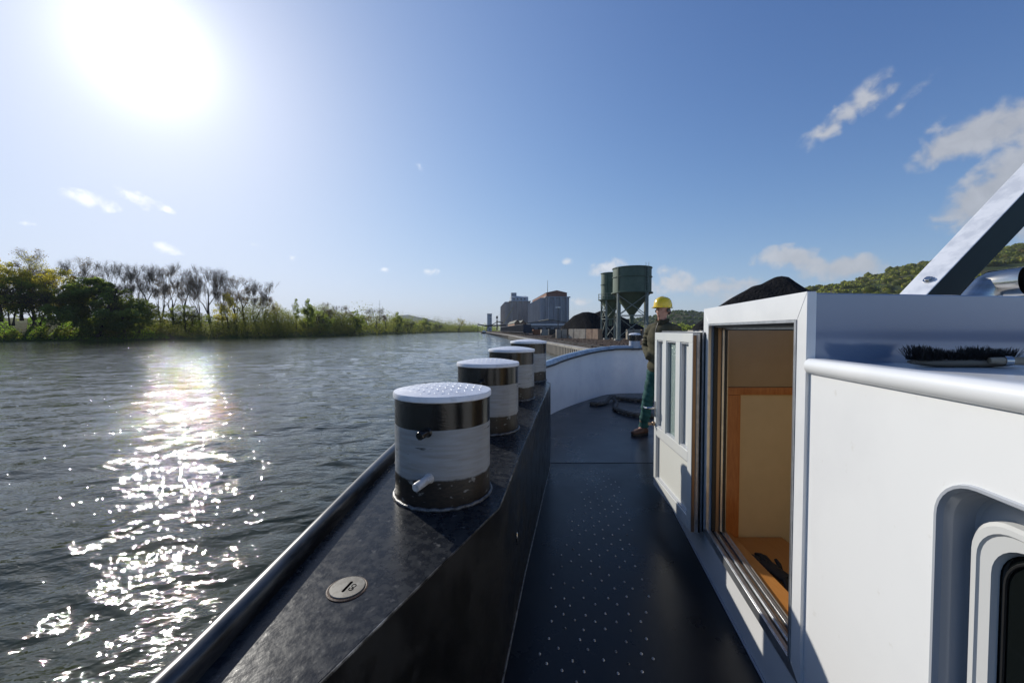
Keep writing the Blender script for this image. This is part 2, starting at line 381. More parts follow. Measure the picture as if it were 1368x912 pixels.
# ------------------------------------------------------------------ river water: real waves
def make_water():
    na, nr = 1300, 760
    # angles dense over the view, coarse behind
    a_view = np.linspace(R(-62), R(40), 1060); a_rest = np.linspace(R(40), R(298), 241)[1:-1]
    ang = np.concatenate([a_view, a_rest]); na = len(ang)
    rad = np.concatenate([[0.0], np.geomspace(1.6, 7000, nr)])
    g = np.random.default_rng(5)
    A, Rr = np.meshgrid(ang, rad, indexing='ij')
    X = Rr * np.sin(A); Y = Rr * np.cos(A)
    Z = np.zeros_like(X); DX = np.zeros_like(X); DY = np.zeros_like(X)
    spacing = np.maximum(Rr * (math.log(7000 / 1.6) / nr), 0.004)
    n = 74
    lam = np.geomspace(0.11, 5.0, n)
    for i, l in enumerate(lam):
        th = R(115) + g.normal(0, 0.62)                # direction of travel, mostly across and along the river
        k = 2 * math.pi / l
        slope = 0.140 * math.sqrt(2.0 / n) * (1.12 if l < .8 else 1.12 * (.8 / l) ** 0.42)
        amp = slope / k
        w = np.clip(l / (spacing * 2.6) - 0.5, 0, 1)
        ph = k * (X * math.cos(th) + Y * math.sin(th)) + g.uniform(0, 6.28)
        # slowly varying groups keep it from looking regular
        grp = 0.65 + 0.5 * np.sin(k * 0.11 * (X * math.cos(th + 1.1) + Y * math.sin(th + 1.1)) + g.uniform(0, 6.28))
        Z += amp * w * grp * np.sin(ph)
        DX -= 0.75 * amp * w * grp * math.cos(th) * -np.cos(ph); DY -= 0.75 * amp * w * grp * math.sin(th) * -np.cos(ph)
    X = X + DX; Y = Y + DY
    V = np.stack([X.ravel(), Y.ravel(), Z.ravel()], 1)
    nR = len(rad)
    i = np.arange(na)[:, None]; j = np.arange(nR - 1)[None, :]
    i2 = (i + 1) % na
    F = np.stack([(i * nR + j).ravel(), (i * nR + j + 1).ravel(), (i2 * nR + j + 1 + 0 * i).ravel(), (i2 * nR + j).ravel()], 1)
    m = mat('river_water', (0.032, 0.037, 0.018), 0.02, spec=0.5)
    nt = m.node_tree; N = nt.nodes; L = nt.links; P = N['Principled BSDF']
    P.inputs['IOR'].default_value = 1.333
    tc = N.new('ShaderNodeTexCoord')
    last = None
    for sc, st, dist, det, stre in ((0.45, (1.0, 1.5, 1), 0.27, 3, 0.8), (2.0, (1.0, 1.9, 1), 0.045, 3, 0.9), (11.0, (1.0, 1.5, 1), 0.0080, 1, 0.9)):
        mp = N.new('ShaderNodeMapping'); mp.inputs['Scale'].default_value = st; mp.inputs['Rotation'].default_value = (0, 0, R(-12)); L.new(tc.outputs['Object'], mp.inputs[0])
        nz_ = N.new('ShaderNodeTexNoise'); nz_.inputs['Scale'].default_value = sc; nz_.inputs['Detail'].default_value = det; nz_.inputs['Roughness'].default_value = 0.55
        nz_.inputs['Distortion'].default_value = 0.4; L.new(mp.outputs[0], nz_.inputs['Vector'])
        b = N.new('ShaderNodeBump'); b.inputs['Strength'].default_value = stre; b.inputs['Distance'].default_value = dist
        L.new(nz_.outputs['Fac'], b.inputs['Height'])
        if last: L.new(last.outputs[0], b.inputs['Normal'])
        last = b
    L.new(last.outputs[0], P.inputs['Normal'])
    o = obj('river_water', mesh_np('river_water', V, F, m, smooth=True)); tag(o, kind='structure')
make_water()

# ------------------------------------------------------------------ land on both sides
BANK = [(-190, -260), (-160, -60), (-146, 60), (-137, 106), (-123, 121), (-114, 145), (-104, 178), (-100, 240), (-103, 340), (-108, 480), (-105, 566), (-84, 690), (-66, 800)]
bank = [Vector(p) for p in catmull([Vector(p) for p in BANK], 6)]
def bank_at(px):
    """point on the far waterline seen in column px"""
    r = (px - 684) / FPX; best = None
    for a, b in zip(bank, bank[1:]):
        fa = a.x - r * a.y; fb = b.x - r * b.y
        if fa * fb <= 0 and a.y > 20:
            t = fa / (fa - fb); return a.lerp(b, t)
    return bank[-1]
def h3(x, y, s=1.0, seed=0):
    return (math.sin(x * 0.13 * s + seed) + math.sin(y * 0.17 * s + seed * 2.1) + math.sin((x + y) * 0.071 * s + seed * 3) + math.sin((x - 1.7 * y) * 0.041 * s)) / 4
grass = mat('bank_grass', (0.050, 0.080, 0.018), 0.9, c2=(0.085, 0.075, 0.030), c2s=0.25, c2w=(0.4, 0.65), c3=(0.10, 0.13, 0.03), c3s=1.2, c3w=(0.5, 0.7), bump=0.6, bs=1.5, bd=0.3, spec=0.06)
far_grass = mat('far_fields', (0.06, 0.075, 0.03), 0.9, c2=(0.09, 0.085, 0.045), c2s=0.01, spec=0.06)
def bank_ribbon(path, side, prof, name, m, kind='structure'):
    mb = MB(); k = len(path)
    def pf(i, p, n):
        n = n * side
        return [(p.x + n.x * d, p.y + n.y * d, z + (h3(p.x + n.x * d, p.y + n.y * d, 2.2) * (0.5 if d > 1 else 0.12))) for d, z in prof]
    rings = []
    for i in range(k):
        t = (path[min(i + 1, k - 1)] - path[max(i - 1, 0)]).normalized(); rings.append(pf(i, path[i], Vector((-t.y, t.x))))
    n = len(prof); vs = [p for r_ in rings for p in r_]
    fs = [(i * n + j, i * n + j + 1, (i + 1) * n + j + 1, (i + 1) * n + j) for i in range(k - 1) for j in range(n - 1)]
    mb.add(vs, fs); o = mb.build(name, m); return tag(o, kind=kind)
bank_ribbon(bank, 1, [(-0.6, -0.5), (0.3, 0.15), (2.0, 1.0), (5, 2.2), (9, 3.4), (14, 5.0), (20, 6.6), (28, 7.2), (45, 7.0), (90, 7.0), (260, 8.0), (1500, 9.0)], 'river_bank', grass)
# land across the end of the reach and behind the quay
ground = mat('quay_ground', (0.105, 0.072, 0.052), 0.9, c2=(0.060, 0.045, 0.036), c2s=0.5, c2w=(0.35, 0.65), c3=(0.19, 0.155, 0.125), c3s=0.35, c3w=(0.58, 0.72), bump=0.7, bs=3, bd=0.15, stretch=(1.0, 0.5, 1), spec=0.06)
QZ = EYE - 1.93
QUAY = [(14.5, -80), (9.6, 9), (7.03, 41), (5.38, 62), (-0.83, 146), (-9.5, 230), (-20.6, 341), (-45, 600), (-66, 800)]
mb = MB()
poly = [(x, y) for x, y in QUAY] + [(-84, 1000), (-3000, 3000), (-3000, 9000), (9000, 9000), (9000, -2000), (60, -2000)]
mb.prism(poly[::-1], -1.5, QZ)
tag(mb.build('quay_ground', ground, smooth=False), kind='structure')

# quay wall of steel sheet piles with a concrete coping
pile_m = mat('sheet_pile_steel', (0.36, 0.33, 0.28), 0.6, c2=(0.18, 0.14, 0.10), c2s=1.2, c2w=(0.4, 0.7), stretch=(1, 1, 0.4))
conc_m = mat('concrete', (0.34, 0.32, 0.28), 0.85, c2=(0.24, 0.22, 0.19), c2s=0.8, bump=0.3, bs=6, bd=0.03)
qw = empty('quay_wall', (0, 0, 0), 'long corrugated steel sheet pile wall holding up the brown quay across the water', 'quay wall')
def pile_mesh(n=1):
    mb = MB(); w = 0.9
    for k in range(n):
        o = k * w; pr = [(0, 0), (.2, 0), (.3, .28), (.62, .28), (.72, 0), (.9, 0)]
        th = 0.03
        poly = [(o + x, -y) for x, y in pr] + [(o + x, -y + th) for x, y in pr[::-1]]
        # quads strip (concave outline kept simple)
        for a, b in zip(pr, pr[1:]):
            mb.prism([(o + a[0], -a[1]), (o + b[0], -b[1]), (o + b[0], -b[1] + 0.12), (o + a[0], -a[1] + 0.12)], -1.9, -0.06)
    return mb
qs = [Vector(p) for p in QUAY]
cum = [0.0]
for a, b in zip(qs, qs[1:]): cum.append(cum[-1] + (b - a).length)
def along(s):
    for i in range(len(qs) - 1):
        if s <= cum[i + 1]:
            t = (s - cum[i]) / (cum[i + 1] - cum[i]); d = (qs[i + 1] - qs[i]).normalized(); return qs[i].lerp(qs[i + 1], t), d
    return qs[-1], (qs[-1] - qs[-2]).normalized()
pm = pile_mesh().mesh('sheet_pile', pile_m, smooth=False)
s_ = cum[1] + 4
cnt = 0
while cnt < 150:
    p, d = along(s_)
    # local x along the quay, local -y towards the water (left of travel is -x side)
    o = obj('sheet_pile', pm, qw, (p.x - 0.12, p.y, QZ)); o.rotation_euler = (0, 0, math.atan2(-d.y, -d.x)); s_ += 0.9; cnt += 1
far_pile = MB()
while s_ < cum[-2]:
    p, d = along(s_); p2, _ = along(s_ + 1.5)
    far_pile.bar((p.x - .16, p.y, QZ - 1.0), (p.x - .1 + (p2.x - p.x) * .6, p.y + (p2.y - p.y) * .6, QZ - 1.0), 0.25, 1.8); s_ += 1.5
tag(far_pile.build('distant_sheet_piling', pile_m, qw, smooth=False), kind='stuff')
cp = MB()
def cop(i, p, n): return [(p.x - .35, p.y, QZ - .08), (p.x - .35, p.y, QZ + .16), (p.x + .55, p.y, QZ + .16), (p.x + .55, p.y, QZ - .08)]
cp.sweep([tuple(along(s)[0]) for s in np.linspace(cum[1], cum[-1], 60)], cop)
cp.build('coping', conc_m, qw, sharp=20)

# ------------------------------------------------------------------ the barge
DECK = rz(1.41)
barge = empty('river_barge', (0, 0, 0), 'black and white river barge with a narrow glossy black side deck, seen from on board', 'barge')
O = [(-.70, -6), (-.70, -1), (-.685, .3), (-.66, .8), (-.625, 2.0), (-.55, 2.7), (-.42, 3.5), (-.2, 4.3), (.02, 4.8)]
I = [(.02, 4.8), (.28, 5.75), (.67, 6.64), (1.05, 7.29), (1.62, 8.09), (2.17, 8.70), (3.0, 8.84), (4.2, 8.6), (5.3, 7.7), (6.0, 6.2), (6.2, 3.0), (6.2, -6)]
def hled(y):                      # height of the raised gunwale below the eye, it climbs towards the bow
    return float(np.interp(y, [-6, .8, 1.5, 2.4, 3.3, 4.2, 5], [.72, .705, .68, .645, .595, .555, .54]))
Ocur = catmull([(x, y, 0) for x, y in O], 6)
E_in = [(-.40, -6.0), (-.60, -.2), (-.60, .28), (-.385, .77), (-.05, 1.5), (.075, 2.28), (.405, 4.15), (.36, 4.7), (.06, 4.9)]
gun = empty('gunwale'); gun.parent = barge
# gunwale: the black raised plate the bollards are welded to (a closed box)
mb = MB()
outer = [(p.x, p.y) for p in Ocur]; 
def interp_in(y):
    ys = [e[1] for e in E_in[1:7]]; xs = [e[0] for e in E_in[1:7]]
    return float(np.interp(y, ys, xs))
ys = sorted(set([-6, -.2, .28, .5, .77, 1.0, 1.25, 1.5, 1.9, 2.28, 2.8, 3.3, 3.8, 4.15]))
oy = [p.y for p in Ocur]; ox = [p.x for p in Ocur]
def xo(y): return float(np.interp(y, oy, ox))
top = []; 
for y in ys: top.append((xo(y) + .02, interp_in(y) if y > -.3 else -.60, y, rz(hled(y))))
vs = []; fs = []
for x0, x1, y, z in top: vs += [(x0, y, z), (x1, y, z), (x1, y, DECK - .02), (x0, y, DECK - .4)]
for i in range(len(top) - 1):
    for j in range(4): fs.append((i * 4 + j, i * 4 + (j + 1) % 4, (i + 1) * 4 + (j + 1) % 4, (i + 1) * 4 + j))
n0 = (len(top) - 1) * 4; z0 = rz(hled(4.7))
vs += [(.30, 4.62, z0), (.30, 4.62, DECK - .02), (.02, 4.84, z0), (.02, 4.84, DECK - .4)]
q = len(top) * 4
fs += [(n0, n0 + 1, q, q + 2), (n0 + 1, n0 + 2, q + 1, q), (n0 + 2, n0 + 3, q + 3, q + 1), (n0 + 3, n0, q + 2, q + 3), (q, q + 1, q + 3, q + 2), (3, 2, 1, 0)]
mb.add(vs, fs)
mis = []
gp = mb.build('plate', [led_m, face_m], gun, bevel=0.006, sharp=20)
for p in gp.data.polygons: p.material_index = 0 if p.normal.z > .7 else 1
# weld bead where the gunwale face meets the deck, and the thin worn edge
wb = MB(); wb.tube([(x + .004, y, DECK + .004) for x, y in [(-.60, -.2), (-.60, .28), (-.385, .77), (-.05, 1.5), (.075, 2.28), (.405, 4.15)]], .005, 8)
wb.build('weld_seam', weld, gun)
wb = MB(); wb.tube([(x, y, rz(hled(y)) - .001) for x, y in [(-.60, .28), (-.385, .77), (-.05, 1.5), (.075, 2.28), (.405, 4.15), (.30, 4.62)]], .0035, 6)
wb.build('worn_edge', mat('worn_edge_steel', (0.16, 0.16, 0.16), 0.3, metal=0.7, c2=(0.02, 0.02, 0.02), c2s=14, c2w=(0.4, 0.55)), gun)
# half round fender rail along the outside, standing a little above the plate
def railprof(i, p, n):
    z = rz(hled(p.y)); out = []
    for k in range(13):
        a = math.pi * (k / 12.0)
        out.append((p.x - .002 + math.cos(a) * -.030 + 0.0, p.y, z + .020 + math.sin(a) * .032))
    out += [(p.x + .028, p.y, z - .05), (p.x - .032, p.y, z - .05)]
    return out
rb = MB(); rb.sweep([(p.x, p.y) for p in Ocur], railprof); rb.build('fender_rail', rail_m, gun, sharp=50)
# a small lifting eye low on the inner face
rb = MB(); rb.tube([(.018 + .006, 1.90 + math.cos(a) * .010, DECK + .40 + math.sin(a) * .026) for a in np.linspace(0, 2 * math.pi, 15)[:-1]], .0035, 6, closed=True)
rb.build('lifting_eye', steel, gun)

# deck plates
Icur = catmull([(x, y, 0) for x, y in I], 8)
mb = MB(); poly = [(-.62, -6), (-.62, .3), (-.3, 1.4), (.03, 2.3), (.38, 4.16), (.38, 4.18), (3.2, 4.18), (3.2, -6)]
mb.prism(poly[::-1], DECK - .02, DECK); mb.build('side_deck', deck_m, barge, bevel=.002)
mb = MB(); poly = [(.3, 4.183), (.3, 4.6), (.0, 4.8)] + [(p.x, p.y) for p in Icur if p.y > 4.19][1:] + [(6.2, 4.183)]
mb.prism(poly[::-1], DECK - .02, DECK + .004); mb.build('foredeck', fore_m, barge)
mb = MB(); mb.box((4.7, -.9, DECK - .012), (3.0, 10.1, .02)); mb.build('starboard_deck', deck_m, barge)
# anti slip studs
st = MB(); ns = 8
row = 0; y = 0.9
while y < 3.95:
    xl = np.interp(y, [0.7, 1.5, 2.28, 4.15], [-.30, -.05, .075, .405]) + .13
    xr = .755 + .168 * y - .36
    x = -0.4 + (0.055 if row % 2 else 0)
    while x < xr:
        if x > xl and rnd.random() > 0.10:
            cx = x + rnd.gauss(0, .009) + (y - 2) * .13; cy = y + rnd.gauss(0, .008)
            if xl < cx < xr:
                vs = [(cx, cy, DECK + .0042)]
                for r_, z in ((.0046, .0038), (.0074, .0)):
                    vs += [(cx + r_ * math.cos(2 * math.pi * j / ns), cy + r_ * math.sin(2 * math.pi * j / ns), DECK + z) for j in range(ns)]
                f_ = [(0, 1 + j, 1 + (j + 1) % ns) for j in range(ns)] + [(1 + j, 1 + ns + j, 1 + ns + (j + 1) % ns, 1 + (j + 1) % ns) for j in range(ns)]
                st.add(vs, f_)
        x += .11
    row += 1; y += .058 + 0.006 * (y > 2)
tag(st.build('anti_slip_studs', stud_m, barge, sharp=80), kind='stuff')

# bulwark round the bow
def hbul(y, x):
    if x > 2.2: return .415
    return float(np.interp(y, [4.8, 5.7, 6.64, 7.29, 8.09, 8.7], [.585, .60, .575, .515, .455, .43]))
Ip = [(p.x, p.y) for p in Icur]
mb = MB(); mb.sweep(Ip, lambda i, p, n: [(p.x, p.y, DECK - .02), (p.x + n.x * .02, p.y + n.y * .02, rz(hbul(p.y, p.x))), (p.x + n.x * .04, p.y + n.y * .04, rz(hbul(p.y, p.x))), (p.x + n.x * .02, p.y + n.y * .02, DECK - .02)])
mb.build('bulwark', bow_white, barge, sharp=50)
def capprof(i, p, n):
    z = rz(hbul(p.y, p.x)); o_ = []
    pr = [(-.035, -.012), (-.035, .010)] + [(.055 + .075 * -math.cos(a) , .014 + .062 * math.sin(a)) for a in np.linspace(.25, math.pi - .25, 9)] + [(.145, -.02), (.10, -.055), (.04, -.012)]
    return [(p.x + n.x * d, p.y + n.y * d, z + h) for d, h in pr]
mb = MB(); mb.sweep(Ip, capprof); mb.build('bulwark_cap', cap_grey, barge, sharp=45)
mb = MB(); mb.sweep(Ip, lambda i, p, n: [(p.x + n.x * d, p.y + n.y * d, rz(hbul(p.y, p.x)) + h) for d, h in ((-.042, -.02), (-.042, .014), (-.0355, .014), (-.0355, -.02))])
mb.build('cap_shadow_line', hull_m, barge, sharp=45)  # black strip painted in for the shadow line under the cap's inner edge
# hull shell down to the water
shell = [(p.x - .005, p.y) for p in Ocur][:-1] + [(p.x, p.y) for p in Icur]
mb = MB()
def shellprof(i, p, n):
    z = rz(hled(p.y)) - .02 if i < len(Ocur) - 1 else rz(hbul(p.y, p.x)) - .05
    o0 = .043 if i >= len(Ocur) - 1 else 0.0
    b = 0 if p.y < 6 else -.22
    return [(p.x + n.x * d, p.y + n.y * d, zz) for d, zz in ((o0, z), (o0 + .05, z), (o0 + .05, DECK - .15), (o0 + .05 + b, -1.2), (o0 + b, -1.2), (o0, DECK - .15))]
mb.sweep([(x + .05 * 0, y) for x, y in shell], shellprof); mb.build('hull', hull_m, barge, sharp=50)

# lid of the filler pipe: slot and the letters GO
lid = empty('filler_lid', (0, 0, 0)); lid.parent = barge
lx, ly = -.445, 1.053; lz = rz(hled(ly)) - .0035
l1 = MB(); l1.lathe([(.053, -.002), (.053, .004), (.0495, .0055), (.047, .0045)], 40); o = l1.build('rim', rust_m, lid); o.location = (lx, ly, lz)
l1 = MB(); l1.lathe([(.0458, -.002), (.0458, .0065), (.0445, .0078), (.0430, .0078)], 48); o = l1.build('lid_disc', lid_m, lid); o.location = (lx, ly, lz)
SA = math.atan2(.05, .010)
sdv = Vector((math.cos(SA), math.sin(SA), 0)); sdn = Vector((-sdv.y, sdv.x, 0))
l1 = MB(); c0 = Vector((lx, ly, lz + .0076)) + sdn * .0; pts = []
sl = []
for k in range(9): a = -math.pi / 2 + math.pi * k / 8; sl.append(c0 + sdv * (.019 + .0038 * math.cos(a)) + sdn * (.0038 * math.sin(a)))
for k in range(9): a = math.pi / 2 + math.pi * k / 8; sl.append(c0 + sdv * (-.019 + .0038 * math.cos(a)) + sdn * (.0038 * math.sin(a)))
l1.prism([(p.x, p.y) for p in sl], lz + .0060, lz + .0082); l1.build('slot', mat('slot_dark', (.004, .004, .004), .9, spec=0.0), lid)
tcu = bpy.data.curves.new('letters', 'FONT'); tcu.body = 'GO'; tcu.size = .0185; tcu.extrude = .0005; tcu.align_x = 'CENTER'
to = bpy.data.objects.new('letters', tcu); COL.objects.link(to)
bpy.context.view_layer.update()
tm = bpy.data.meshes.new_from_object(to.evaluated_get(bpy.context.evaluated_depsgraph_get())); bpy.data.objects.remove(to)
tm.materials.clear(); tm.materials.append(MATS['slot_dark'])
to = obj('letters', tm, lid); to.rotation_euler = (0, 0, SA)
tp = Vector((lx, ly, lz + .0080)) - sdn * .0215; to.location = tp

# bollards
def dome(r): return .024 * (1 - (r / .202) ** 2)
def make_bollard(h, pins, rad=.197):
    b = empty('bollard'); b.parent = barge
    m = MB(); m.lathe([(rad, -.02), (rad, .02), (rad, .1), (rad, .2), (rad, .3), (rad, h - .018)], 72); m.build('drum', boll_m, b, sharp=30)
    m = MB(); pr = [(rad, h - .022), (rad + .006, h - .018), (rad + .006, h - .002), (rad + .0035, h + .003)] + [(r_, h + .002 + dome(r_)) for r_ in (.19, .16, .12, .08, .04, .01)]
    m.lathe(pr, 72); m.build('cap', cap_white, b, sharp=45)
    m = MB()
    gi = 0
    for ix in range(-7, 8):
        for iy in range(-7, 8):
            cx = ix * .027; cy = iy * .027
            if cx * cx + cy * cy > .172 ** 2: continue
            a = R(45) if (ix + iy) % 2 else R(-45)
            u = Vector((math.cos(a), math.sin(a))); w_ = Vector((-u.y, u.x)); L_ = .0125; wd = .0042
            pts = [Vector((cx, cy)) + u * L_, Vector((cx, cy)) + w_ * wd, Vector((cx, cy)) - u * L_, Vector((cx, cy)) - w_ * wd]
            vs = [(p.x, p.y, h + .0012 + dome(p.length)) for p in pts] + [(cx + (p.x - cx) * .6, cy + (p.y - cy) * .6, h + .0025 + dome(p.length)) for p in pts]
            m.add(vs, [(4, 5, 6, 7), (0, 1, 5, 4), (1, 2, 6, 5), (2, 3, 7, 6), (3, 0, 4, 7)])
    tag(m.build('tread_pattern', cap_white, b, sharp=20), kind='stuff')
    m = MB(); m.tube([(math.cos(a) * (rad + .004), math.sin(a) * (rad + .004), .003 + .002 * math.sin(a * 23)) for a in np.linspace(0, 2 * math.pi, 61)[:-1]], .0075, 8, closed=True); m.build('weld_ring', weld, b)
    for ang_, z, c in pins:
        a = R(ang_); d = Vector((math.cos(a), math.sin(a), 0)); m = MB(); p0 = d * (rad - .02) + Vector((0, 0, z)); 
        d2 = Vector((math.cos(R(-112)), math.sin(R(-112)), -.05)) ; d2.normalize()
        p1 = d * rad + Vector((0, 0, z)); L_ = .085 if c else .05
        m.tube([p1 - d2 * .03, p1, p1 + d2 * (L_ - .004), p1 + d2 * L_], [.016, .016, .016, .0135], 16)
        m.build('pin', pin_w if c else pin_b, b)
        m = MB(); m.tube([p1 - d * .002 , p1 + d2 * .006], [.021, .017], 16); m.build('pin_weld', pin_w if c else pin_b, b)
    return b
B = [(-.291, 1.669, .425), (-.156, 2.585, .430), (-.003, 3.475, .425), (.183, 4.42, .430)]
for i, (x, y, h) in enumerate(B):
    zb = rz(hled(y))
    b = make_bollard(h, [[(-98, .296, 0), (-96, .122, 1)], [(-98, .325, 0)], [], []][i])
    b.location = (x, y, zb - .004)
    b.rotation_euler = (0, 0, [0, .0, 2.0, 4.0][i])
    if i > 1: pass
b = empty('bow_bollard'); b.parent = barge; b.location = (2.76, 8.93, rz(.40))
m = MB(); m.lathe([(.12, -.05), (.12, .0), (.12, .16)], 40); m.build('drum', mat('bow_bollard_grey', (.42, .45, .50), .35), b, sharp=30)
m = MB(); m.lathe([(.121, .16), (.122, .29)], 40); m.build('black_band', pin_b, b, sharp=30)
m = MB(); m.lathe([(.128, .29), (.13, .31), (.10, .33), (.03, .34)], 40); m.build('cap', cap_white, b, sharp=50)

# ------------------------------------------------------------------ cabin
def wallx(y): return .755 + .168 * y
wd = Vector((.168, 1, 0)).normalized()            # along the wall, forward
wn_ = Vector((-wd.y, wd.x, 0))                    # out of the wall, towards the river
ROOF = rz(.105)
def wp(y, out, z):
    p = Vector((wallx(y), y, z)); return p + wn_ * out
cab = empty('cabin'); cab.parent = barge
def wallbox(y0, y1, z0, z1, o0, o1, name, m, parent, bevel=0.0, **k):
    mb = MB(); pts = [wp(y0, o0, 0), wp(y1, o0, 0), wp(y1, o1, 0), wp(y0, o1, 0)]
    mb.prism([(p.x, p.y) for p in pts], z0, z1); return mb.build(name, m, parent, bevel=bevel, **k)
# aft side wall with a window recess (rounded rectangle hole), local coordinates s = y, t = z
WY0, WY1, WZ1, WZ0 = .12, .822, rz(.300), rz(.98)
def rrect(y0, y1, z0, z1, r, n=8):
    out = []
    for cy, cz, a0 in ((y1 - r, z1 - r, 0), (y0 + r, z1 - r, 90), (y0 + r, z0 + r, 180), (y1 - r, z0 + r, 270)):
        for k in range(n + 1):
            a = R(a0 + 90 * k / n); out.append((cy + r * math.cos(a), cz + r * math.sin(a)))
    return out
def ring_between(mb, A, oa, Bq, ob, mi=0):
    n = len(A); vs = [wp(y, oa, z) for y, z in A] + [wp(y, ob, z) for y, z in Bq]
    mb.add(vs, [(i, (i + 1) % n, n + (i + 1) % n, n + i) for i in range(n)], mi)
hole = rrect(WY0, WY1, WZ0, WZ1, .085)
outerr = []
for y, z in hole:                                    # project hole points on the outer rectangle of the wall
    cy, cz = (WY0 + WY1) / 2, (WZ0 + WZ1) / 2
    dy, dz = y - cy, z - cz
    k = min((1.292 - cy) / dy if dy > 1e-6 else ((-3.0 - cy) / dy if dy < -1e-6 else 1e9), (ROOF - .02 - cz) / dz if dz > 1e-6 else ((DECK - cz) / dz if dz < -1e-6 else 1e9))
    outerr.append((cy + dy * k, cz + dz * k))
wmb = MB()
ring_between(wmb, outerr, 0, hole, 0)
for (cy_, cz_) in ((1.292, ROOF - .02), (-3.0, ROOF - .02), (-3.0, DECK), (1.292, DECK)):
    # fill the four corners
    best = sorted(range(len(outerr)), key=lambda i: (outerr[i][0] - cy_) ** 2 * .2 + (outerr[i][1] - cz_) ** 2)
    n = len(outerr)
    for i in range(n):
        a = outerr[i]; b2 = outerr[(i + 1) % n]
        if (abs(a[0] - b2[0]) > 1e-4 and abs(a[1] - b2[1]) > 1e-4):
            corner = (1.292 if max(a[0], b2[0]) > .6 else -3.0, ROOF - .02 if max(a[1], b2[1]) > cz + .3 else DECK)
            if abs(corner[0] - cy_) < 1e-6 and abs(corner[1] - cz_) < 1e-6:
                wmb.add([wp(a[0], 0, a[1]), wp(cy_, 0, cz_), wp(b2[0], 0, b2[1])], [(0, 1, 2)])
wmb.build('side_wall', white_wall, cab, smooth=False)
# recess: rolled lip, curved side, back plate
lip = [rrect(WY0 - d, WY1 + d, WZ0 - d, WZ1 + d, .085 + d) for d in (.006, .003, -.003, -.008)]
mb = MB(); prev = None
for L_, o_ in zip(lip, (-.001, .005, .005, -.004)):
    if prev: ring_between(mb, prev[0], prev[1], L_, o_)
    prev = (L_, o_)
for d, o_ in ((-.010, -.02), (-.011, -.044), (-.013, -.056), (-.018, -.060)):
    L_ = rrect(WY0 - d, WY1 + d, WZ0 - d, WZ1 + d, max(.03, .085 + d * .4)); ring_between(mb, prev[0], prev[1], L_, o_); prev = (L_, o_)
fr = lambda d: rrect(WY0 - d, WY1 + d, WZ0 - d - .01, WZ1 + d - .030, .070)
ring_between(mb, prev[0], prev[1], fr(-.040), -.060)
wr = empty('window'); wr.parent = cab
mb.build('recess', mat('recess_shade_grey', (.40, .42, .45), .25, coat=.6), wr, sharp=50)  # grey base colour carries the shade inside the white recess
mb = MB()
A = [(fr(-.026), -.058), (fr(-.028), -.040), (fr(-.034), -.033), (fr(-.044), -.033), (fr(-.047), -.037), (fr(-.066), -.039), (fr(-.070), -.050)]
for (a, oa), (b2, ob) in zip(A, A[1:]): ring_between(mb, a, oa, b2, ob)
mb.build('window_ring', rubber, wr, sharp=45)
mb = MB(); q_ = fr(-.066); mb.add([wp(y, -.052, z) for y, z in q_], [tuple(range(len(q_)))])
mb.build('pane', blackglass, wr, smooth=False)
mb = MB(); mb.tube([wp(y, -.050, z) for y, z in fr(-.080)], .003, 6, closed=True); mb.build('seal', gasket, wr)
# half round rubbing band along the roof edge
mb = MB()
def bandp(y): 
    c = []
    for k in range(11):
        a = -math.pi / 2 + math.pi * k / 10; c.append(wp(y, .000 + .020 * math.cos(a), rz(.116) + .025 * math.sin(a)))
    return c + [wp(y, -.03, rz(.116) + .025), wp(y, -.03, rz(.116) - .025)]
r1, r2 = bandp(-3.0), bandp(1.288); n = len(r1)
mb.add(r1 + r2, [(i, (i + 1) % n, n + (i + 1) % n, n + i) for i in range(n)] + [tuple(range(n)), tuple(range(n, 2 * n))]); mb.build('roof_edge_band', white, cab, sharp=50)
# aft roof, forward roof, forward wall below the open leaf
A0r_x = wallx(1.3) + 1.137
def roofpoly(y0, y1, inset=.03):
    a, b2 = wp(y0, -inset, 0), wp(y1, -inset, 0); return [(a.x, a.y), (5.0, y0), (5.0, y1), (b2.x, b2.y)]
mb = MB(); mb.prism(roofpoly(-3, 1.35), ROOF - .04, ROOF - .006); mb.build('aft_roof', white, cab)
mb = MB(); mb.prism([(A0r_x, 1.351), (5.0, 1.351), (5.0, 2.359), (A0r_x + .17, 2.359)], ROOF - .04, ROOF - .003); mb.build('side_roof', white, cab)
mb = MB(); mb.prism(roofpoly(2.36, 3.5, .0), ROOF - .04, ROOF); mb.build('forward_roof', white, cab)
wallbox(2.362, 3.5, DECK, ROOF - .042, 0, -.03, 'forward_side_wall', white_wall, cab)
mb = MB(); a = wp(3.5, 0, 0); mb.prism([(a.x, a.y - .03), (5, 3.47), (5, 3.5), (a.x, a.y)], DECK, ROOF - .042); mb.build('forward_end_wall', white_wall, cab)
mb = MB(); mb.prism([(5, -3), (5.03, -3), (5.03, 3.5), (5, 3.5)], DECK, ROOF - .042); mb.build('starboard_wall', white_wall, cab)
a = wp(-3, 0, 0); mb = MB(); mb.prism([(a.x, -3.03), (5.03, -3.03), (5.03, -3), (a.x, -3)], DECK, ROOF - .042); mb.build('aft_wall', white_wall, cab)

